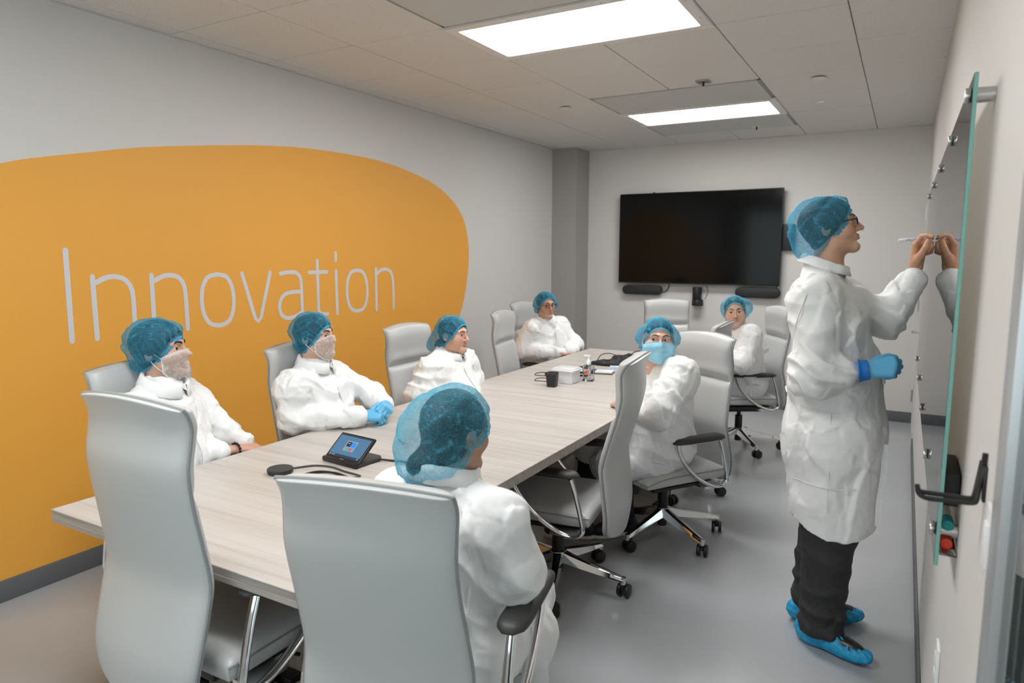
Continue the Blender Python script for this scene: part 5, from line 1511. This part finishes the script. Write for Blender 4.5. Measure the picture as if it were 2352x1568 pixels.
# ---- 5: person seen from behind at the near corner
def person_5():
    p = Person((-1.05, 1.42, 0), 'person seen from behind at the near table corner, loose see-through blue hair net')
    hip, neck = (-1.045, 1.405, .545), (-1.012, 1.432, .970)
    H = Head(p.root, (-1.008, 1.468, 1.100), 80, -4, 0, 1.0, w=.98)
    legs = legs_pts(hip, 95, .50, spread=.10, L=.40)
    def b(S):
        SL, SR, rt, fw, srt, sfw = std_torso(S, hip, neck, 92, sface=88, big=1.06, sh=.150, hipw=.10)
        arm(S, SR, (-.822, 1.450, .765), (-.950, 1.65, .775), (.072, .072, .054), .06)
        arm(S, SL, (-1.195, 1.52, .810), (-1.12, 1.70, .790), (.068, .062, .052), .05)
        for h_, k_, a_, f_ in legs: S.cone(h_, k_, .115, .098, .05)
        S.cone((-.90, 1.42, .53), (-.87, 1.66, .47), .085, .07, .05); S.cone((-.86, 1.60, .45), (-.855, 1.66, .33), .05, .035, .05)
    p.coat(b, [hip, neck, (-.7, 1.2, .4), (-1.35, 1.9, .4), legs[0][1]], h=.0058, seed=52, wr=.85, big=.13, fold_dirs=[((-.93, 1.38, .70), .16, (.55, .3, .8), 13, .013), ((-.86, 1.42, .80), .10, (.3, -.6, .8), 14, .004), ((-.95, 1.33, .60), .14, (.8, .2, .55), 16, .011), ((-1.02, 1.30, .87), .16, (.15, 0, 1), 9, .004)])
    p.collar((-1.018, 1.437, .975), 85, -8, .076, .080, .045, .040, 9)
    # back and armhole seams
    def seam(pts, d, nm='seam'):
        P = [p.S.march(arr(*q), arr(*d), .35) + arr(*d) * .0015 for q in pts]
        MB().tube(catmull(P, 6), .0026, 6).build(nm, COATS, p.root)
    seam([(-.935, 1.42, .945), (-.905, 1.42, .88), (-.895, 1.42, .80), (-.90, 1.42, .73), (-.905, 1.42, .66)], (.25, -.97, .05))
    hr = place_hand(hand_mesh(RELAX, TH_RELAX), (-.96, 1.69, .78), (-.3, .9, .1), (.2, 0, 1), True)
    p.body(H, S_TAN, [(hip, neck, .11, .07), ((-.86, 1.45, .9), (-.815, 1.455, .79), .04, .036), ((-.815, 1.455, .79), (-.95, 1.67, .78), .036, .026)], [hr])
    H.cap(dict(front=12, nape=260, side=.30, puff=.009, rise=.35, bags=[((-.80, -.50, .0), .030, 3), ((-.26, -.60, -.75), .066, 3), ((-.3, .1, 1), .010, 3)], seed=57, wr=.8), HAIRB, NETP, hfront=.060, bun=[((-.036, -.100, -.088), (.034, .032, .032)), ((-.02, -.070, -.07), (.045, .042, .040))])
    H.face((0, 0))
    trousers(p, legs); [shoe(p, l[2], l[3], BLACKM) for l in legs]
    p.finish()

# ---- 6: woman in a blue mask
def person_6():
    p = Person((-1.12, 3.56, 0), 'person in pale blue surgical mask, turned sideways in her chair, on the right')
    hip, neck = (-1.115, 3.60, .555), (-1.085, 3.535, .982)
    H = Head(p.root, (-1.098, 3.480, 1.118), -66, 5, -3, .98, w=1.07, jaw=1.14, full=.5)
    legs = legs_pts(hip, 222, .50, L=.36)
    legs[0] = (legs[0][0], arr(-1.27, 3.40, .49), arr(-1.275, 3.53, .09), frame(228)[:, 1])
    legs[1] = (legs[1][0], legs[1][1], arr(-1.47, 3.36, .09), frame(205)[:, 1])
    def b(S):
        SL, SR, rt, fw, srt, sfw = std_torso(S, hip, neck, 226, sface=232, big=1.16, sh=.165, belly=1, hipw=.10)
        SLh = arr(-.965, 3.425, .955)
        S.cone(SLh, neck, .080, .060, .05)
        arm(S, SLh, (-1.010, 3.235, .785), (-1.225, 3.36, .785), (.092, .086, .052))
        arm(S, SR, (-1.26, 3.66, .80), (-1.24, 3.48, .775), (.080, .070, .050))
        for h_, k_, a_, f_ in legs: S.cone(h_, k_, .118, .098, .05)
        S.cone((-1.14, 3.40, .50), (-1.28, 3.28, .47), .12, .10, .05)
        S.cone((-1.08, 3.46, .58), (-1.10, 3.56, .60), .165, .16, .06)
    p.coat(b, [hip, neck, (-.75, 3.0, .4), (-1.5, 3.8, .4), legs[0][1]], h=.0068, seed=61, wr=1.0, big=.12, fold_dirs=[((-1.0, 3.28, .85), .12, (.4, .3, .9), 14, .011), ((-1.02, 3.42, .62), .18, (.25, .2, 1), 11, .010)])
    p.collar((-1.088, 3.515, .985), -105, -8, .080, .082, .020, 0, 10)
    hl = place_hand(hand_mesh([(40, 50, 30)] * 4, TH_RELAX), (-1.245, 3.375, .775), (-.72, .68, -.1), (.1, -.35, .9), False)
    p.body(H, S_LIGHT, [(hip, neck, .12, .07), ((-.97, 3.40, .9), (-1.01, 3.23, .78), .05, .042), ((-1.01, 3.23, .78), (-1.27, 3.41, .78), .042, .028)], [hl])
    H.cap(dict(front=22, nape=246, side=.36, puff=.008, rise=.5, bags=[((1, -.1, -.35), .030, 4), ((-.95, -.1, -.45), .020, 4), ((0, -.6, .8), .002, 2)], seed=64, wr=1.1), HAIRB, hfront=.100)
    H.face((34, 8), brow_r=.0026, brow=mat('brown_brow_hair', (.05, .028, .02), .7))
    H.lower_face('face_mask', MASKM, 60, -.021, -.128, .007, pleats=True, seed=7)
    trousers(p, legs); [shoe(p, l[2], l[3], BLACKM) for l in legs]
    p.finish()

# ---- 7: woman looking into the camera, far right
def person_7():
    p = Person((-1.12, 5.55, 0), 'person without mask looking at the camera, farthest back on the right side')
    hip, neck = (-1.06, 5.63, .56), (-1.085, 5.43, .980)
    H = Head(p.root, (-1.105, 5.365, 1.132), -76, -2, 5, 1.0, w=1.03, jaw=1.04, smile=.6, full=.6)
    legs = legs_pts(hip, 205, .52, L=.36)
    def b(S):
        SL, SR, rt, fw, srt, sfw = std_torso(S, hip, neck, 212, sface=220, big=1.12, sh=.160, belly=1, hipw=.10)
        SLh = arr(-.985, 5.33, .955); S.cone(SLh, neck, .080, .062, .05)
        arm(S, SLh, (-1.00, 5.17, .765), (-1.24, 5.22, .78), (.085, .078, .056))
        arm(S, SR, (-1.35, 5.55, .78), (-1.36, 5.35, .78), (.08, .07, .055))
        for h_, k_, a_, f_ in legs: S.cone(h_, k_, .118, .098, .05)
    p.coat(b, [hip, neck, (-.75, 5.0, .4), (-1.5, 5.8, .4), legs[0][1]], h=.008, seed=71, wr=1.0, big=.12)
    p.collar((-1.085, 5.415, .982), -110, -8, .078, .080, .032, .026, 14)
    p.ribbon('back_strap', [(-.95, 5.50, .80), (-.91, 5.60, .81), (-.90, 5.68, .82)], .035, (.9, -.4, .1), COATS)
    p.body(H, S_LIGHT, [(hip, neck, .12, .07), ((-1.0, 5.3, .9), (-1.0, 5.2, .78), .045, .04)], [place_hand(hand_mesh(RELAX, TH_RELAX), (-1.27, 5.23, .785), (-.9, .2, 0), (0, 0, 1), False)])
    H.cap(dict(front=27, nape=246, puff=.008, rise=.6, bags=[((-.95, -.3, -.25), .040, 3), ((.9, -.2, -.6), .012, 3)], seed=75, wr=1.1), HAIRB, NETP, hfront=.102)
    H.face((4, 2), brow_r=.0024)
    trousers(p, legs, TROUSER); [shoe(p, l[2], l[3], BLACKM) for l in legs]
    p.finish()

# ---- 8: man writing on the glass board
def person_8():
    p = Person((-.22, 2.95, 0), 'person standing in glasses and long white coat, writing on the glass board with a marker')
    neck = arr(-.285, 2.95, 1.492)
    H = Head(p.root, (-.264, 2.95, 1.668), 3, 13, 0, .97, w=1.0, jaw=1.02)
    sh = .175
    SR, SL = arr(-.285, 2.95 - sh, 1.405), arr(-.255, 2.95 + sh, 1.405)
    ER, WR = arr(-.268, 2.70, 1.125), arr(-.120, 2.72, 1.150)
    EL, WL = arr(-.055, 3.145, 1.300), arr(.046, 3.262, 1.490)
    fx = (1, 0, 0)
    def b(S):
        S.cone(SR, SL, .078, .078, .05)
        S.cone((-.285, 2.87, 1.42), neck, .062, .060, .05); S.cone((-.275, 3.03, 1.42), neck, .062, .060, .05)
        S.cone((-.235, 2.86, 1.30), (-.225, 2.86, 1.10), .130, .140, .07, (fx, .95)); S.cone((-.235, 3.04, 1.30), (-.225, 3.04, 1.10), .130, .140, .07, (fx, .95))
        S.cone((-.215, 2.95, 1.10), (-.205, 2.95, .86), .172, .182, .06)
        S.cone((-.205, 2.90, .86), (-.195, 2.90, .30), .170, .145, .06); S.cone((-.205, 3.00, .86), (-.195, 3.00, .30), .170, .145, .06)
        arm(S, SR + arr(.0, -.01, -.02), ER, WR - arr(.012, 0, 0), (.086, .082, .054), .035)
        arm(S, SL, EL, WL, (.082, .074, .056), .035)
    hem2 = lambda X, Y, Z: (.480 + .45 * np.clip(-.19 - X, 0, .3) + .18 * np.clip(X + .14, 0, .2) + 0 * Y) - Z
    p.coat(b, [(-.25, 2.95, 1.5), ER, WL, (-.22, 2.95, .36), (-.45, 2.6, 1)], h=.0060, seed=81, wr=.85, big=.14, hem=hem2, pad=.17, fold_dirs=[(ER + arr(.03, -.05, .02), .12, (.5, .1, .85), 15, .014), (EL, .10, (.5, .3, .8), 16, .010), (arr(-.30, 2.72, 1.28), .13, (.2, .2, 1), 10, .008), (arr(-.2, 2.8, .68), .22, (.05, .3, 1), 4.5, .005)])
    p.collar((-.280, 2.95, 1.492), 0, -12, .070, .078, .058, .030, 8)
    # seams, folds and belt
    def seam(pts, d, r=.0022, nm='seam'):
        P = [p.S.march(arr(*q), arr(*d), .4) + arr(*d) * .0012 for q in pts]
        MB().tube(catmull(P, 6), r, 6).build(nm, COATS, p.root)
    seam([(-.27, 2.9, 1.44), (-.295, 2.86, 1.36), (-.32, 2.86, 1.26), (-.325, 2.86, 1.18)], (-.1, -1, .15))
    for zz in (.985, .70): seam([(-.34, 2.93, zz), (-.25, 2.93, zz - .004), (-.16, 2.93, zz - .004), (-.08, 2.93, zz)], (.05, -1, 0), .0018, 'pressed_crease')
    seam([(-.205, 2.93, .98), (-.20, 2.93, .80), (-.195, 2.93, .60), (-.19, 2.93, .46)], (0, -1, 0), .0016, 'pressed_crease')
    seam([(-.22, 2.93, 1.02), (-.28, 2.94, 1.03), (-.30, 2.95, 1.035)], (-1, -.35, 0), .003, 'back_tie')
    front = []
    for zz in (1.42, 1.34, 1.25, 1.16, 1.08): front.append(p.S.march(arr(-.2, 2.915, zz), arr(1, -.05, 0), .4) + arr(.002, 0, 0))
    p.ribbon('placket', front, .03, (1, -.1, .1))
    p.ribbon('tie', [(-.025, 2.86, .86), (-.022, 2.855, .75), (-.030, 2.85, .64), (-.028, 2.85, .545)], [.02, .024], (.3, -1, 0), COATS)
    # body with both hands: bare left hand holds the marker
    pinch = hand_mesh([(34, 44, 28), (64, 86, 56), (72, 98, 62), (78, 102, 64)], [(.35, .70, -.62), (-.02, .92, -.40), (-.15, .98, -.12)], fat=1.06)
    hl = place_hand(pinch, (.036, 3.262, 1.512), (.10, .02, .99), (-.76, .64, .10), False)
    torso = [((-.22, 2.95, .95), (-.26, 2.95, 1.36), .13, .11), (SR, ER, .045, .04), (ER, WR + arr(.03, 0, .003), .04, .030), (SL, EL, .045, .042), (EL, arr(.046, 3.262, 1.515), .042, .029), ((-.22, 2.87, .95), (-.20, 2.86, .5), .085, .06), ((-.22, 3.04, .95), (-.21, 3.05, .5), .085, .06), ((-.20, 2.86, .5), (-.215, 2.87, .10), .055, .04), ((-.21, 3.05, .5), (-.235, 3.06, .10), .055, .04)]
    p.body(H, (.60, .35, .235), torso, [hl])
    # gloved right hand in a loose fist at the belly
    v, q = place_hand(hand_mesh([(58, 72, 40), (66, 78, 44), (70, 80, 44), (74, 82, 44)], [(.55, .75, -.30), (.30, .85, -.45), (-.1, .85, -.5)], fat=1.12, cut=-.03), (-.100, 2.722, 1.155), (.92, .10, .20), (-.05, -.90, .42), True)
    g = mesh_np('glove', v, q, GLOVE, p.root)
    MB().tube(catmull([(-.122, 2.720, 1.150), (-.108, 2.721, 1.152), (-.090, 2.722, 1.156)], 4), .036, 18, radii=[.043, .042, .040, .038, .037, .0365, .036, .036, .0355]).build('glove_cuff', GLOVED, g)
    H.cap(dict(front=14, nape=254, puff=.018, rise=.45, bags=[((0, -.75, .35), .018, 2), ((0, -.80, -.65), .040, 4)], seed=87, wr=.9), HAIRG, hv=.008)
    H.face((0, 6), brow_r=.0026, brow=HAIRG)
    H.glasses(.025, .016, .0019)
    # trousers
    def bt(S):
        S.cone((-.225, 2.87, .90), (-.195, 2.862, .50), .115, .100, .03); S.cone((-.195, 2.862, .50), (-.205, 2.872, .075), .098, .083, .03)
        S.cone((-.225, 3.03, .90), (-.225, 3.045, .50), .115, .098, .03); S.cone((-.225, 3.045, .50), (-.262, 3.06, .115), .096, .082, .03)
        S.v = np.maximum(S.v, (.060 - S.ax[2])[None, None, :])
    p.coat(bt, [(-.22, 2.87, .95), (-.22, 3.05, .05)], .0075, 83, .55, [(arr(-.20, 2.82, .16), .12, (.2, .2, 1), 12, .010), (arr(-.25, 3.0, .20), .12, (.2, .1, 1), 11, .010), (arr(-.19, 2.8, .42), .12, (.5, .1, .8), 8, .006)], 'trousers', TROUSER, None, .14, 2, .10)
    # shoes in blue film covers
    for (ax_, ay, ang, sd, dz) in ((-.215, 2.875, -23, 5, 0), (-.262, 3.062, 22, 6, 0)):
        Fm = frame(ang); S = SDF((-.075, -.13, -.01), (.075, .25, .15), .0045)
        S.ell((0, .11, .036), (.050, .112, .036), .03); S.ell((0, -.03, .045), (.045, .068, .048), .04); S.cone((0, -.02, .045), (0, .07, .055), .047, .036, .03)
        S.v = np.maximum(S.v, (.003 - S.ax[2])[None, None, :])
        # opening over the instep
        op = ell_fn((0, .055, .118), (.030, .080, .042))(S.ax[0][:, None, None], S.ax[1][None, :, None], S.ax[2][None, None, :])
        S.v = np.maximum(S.v, -op.astype(np.float32))
        V, Q = S.mesh(); N = normals(V, Q)
        d0 = np.sqrt((V[:, 0] / .034) ** 2 + ((V[:, 1] - .055) / .085) ** 2); at = np.arctan2(V[:, 0] / .034, (V[:, 1] - .055) / .085)
        amp = np.clip((V[:, 2] - .006) / .03, 0, 1)
        dsp = amp * (.0045 * np.sin(at * 19 + 2.5 * np.sin(at * 3)) * np.exp(-np.clip(d0 - 1, 0, 3) / .7) + .008 * facets(V, .035, sd, 12) + .004 * facets(V, .018, sd + 4, 12))
        V = V + N * dsp[:, None]; V[:, 2] = np.maximum(V[:, 2], .001)
        base = arr(ax_, ay, 0)
        o = mesh_np('shoe_cover', base + V @ Fm.T, Q, SHOEC, p.root)
        T = SDF((-.06, -.10, -.01), (.06, .22, .15), .005)
        T.ell((0, .10, .046), (.037, .095, .038), .02); T.cone((0, -.02, .06), (0, .03, .085), .038, .032, .02)
        T.v = np.maximum(T.v, (.012 - T.ax[2])[None, None, :])
        V, Q = T.mesh(); o2 = mesh_np('shoe', base + V @ Fm.T, Q, mat('black_shoe_leather', (.012, .011, .011), .35), p.root)
        mb = MB()
        for k in range(4):
            y = .055 + .02 * k; z = .093 - .004 * k
            mb.tube([base + Fm @ arr(x, y + abs(x) * .2, z - 12 * x * x + .002) for x in (-.02, -.01, 0, .01, .02)], .0022, 6)
        mb.build('laces', BLACKP, o2)
    p.finish()
    # the marker in his hand is a thing of its own
    tip, tail = arr(.0925, 3.285, 1.6255), arr(-.032, 3.262, 1.618)
    d = (tip - tail) / np.linalg.norm(tip - tail)
    t = empty('whiteboard_marker', tuple(tail), 0, 'white and blue dry erase marker held against the glass board by the standing person', 'marker')
    R = Vector(d).to_track_quat('Z', 'Y').to_matrix().to_4x4()
    L = float(np.linalg.norm(tip - tail))
    MB().lathe([(.001, 0), (.0062, .0005), (.0072, .003), (.0088, .005), (.0090, .10), (.0075, .106), (.0052, .108), (.0048, L - .011), (.003, L - .010)], seg=20, M=R).build('barrel', WHITEP, t)
    MB().lathe([(.0028, L - .0115), (.0030, L - .004), (.0012, L - .0003)], seg=12, M=R).build('felt_tip', mat('navy_ink_felt', (.008, .012, .08), .7), t)
    # printed brand word and second line on the barrel
    INK = mat('blue_print', (.02, .14, .42), .45)
    for txt, sz, th, off in (('GLOBAL', .0118, 88, .066), ('INDUSTRIAL', .0062, 42, .064)):
        cu = bpy.data.curves.new('word', 'FONT'); cu.body = txt; cu.size = sz; cu.extrude = 0.0; cu.resolution_u = 3
        ob = bpy.data.objects.new('word', cu); COL.objects.link(ob)
        dg = bpy.context.evaluated_depsgraph_get(); me = bpy.data.meshes.new_from_object(ob.evaluated_get(dg))
        bpy.data.objects.remove(ob); me.name = 'printed_word'
        a0 = math.radians(th)
        bm = bmesh.new(); bm.from_mesh(me); bmesh.ops.subdivide_edges(bm, edges=bm.edges[:], cuts=1)
        # lettering reads with the pen axis, wrapped round the barrel
        x_ax = d; up0 = arr(0, 0, 1); up0 = up0 - x_ax * (up0 @ x_ax); up0 /= np.linalg.norm(up0); sd = np.cross(x_ax, up0)
        for vtx in bm.verts:
            a = math.radians(th) + (vtx.co.y - sz * .36) / .0092
            n_ = up0 * math.cos(a) + sd * math.sin(a)
            vtx.co = Vector(x_ax * (off - vtx.co.x) + n_ * .00925)
        bm.to_mesh(me); bm.free(); me.materials.append(INK)
        link(bpy.data.objects.new('printed_word', me), t)
    return p

for fn in (person_1, person_2, person_3, person_4, person_5, person_6, person_7, person_8): fn()
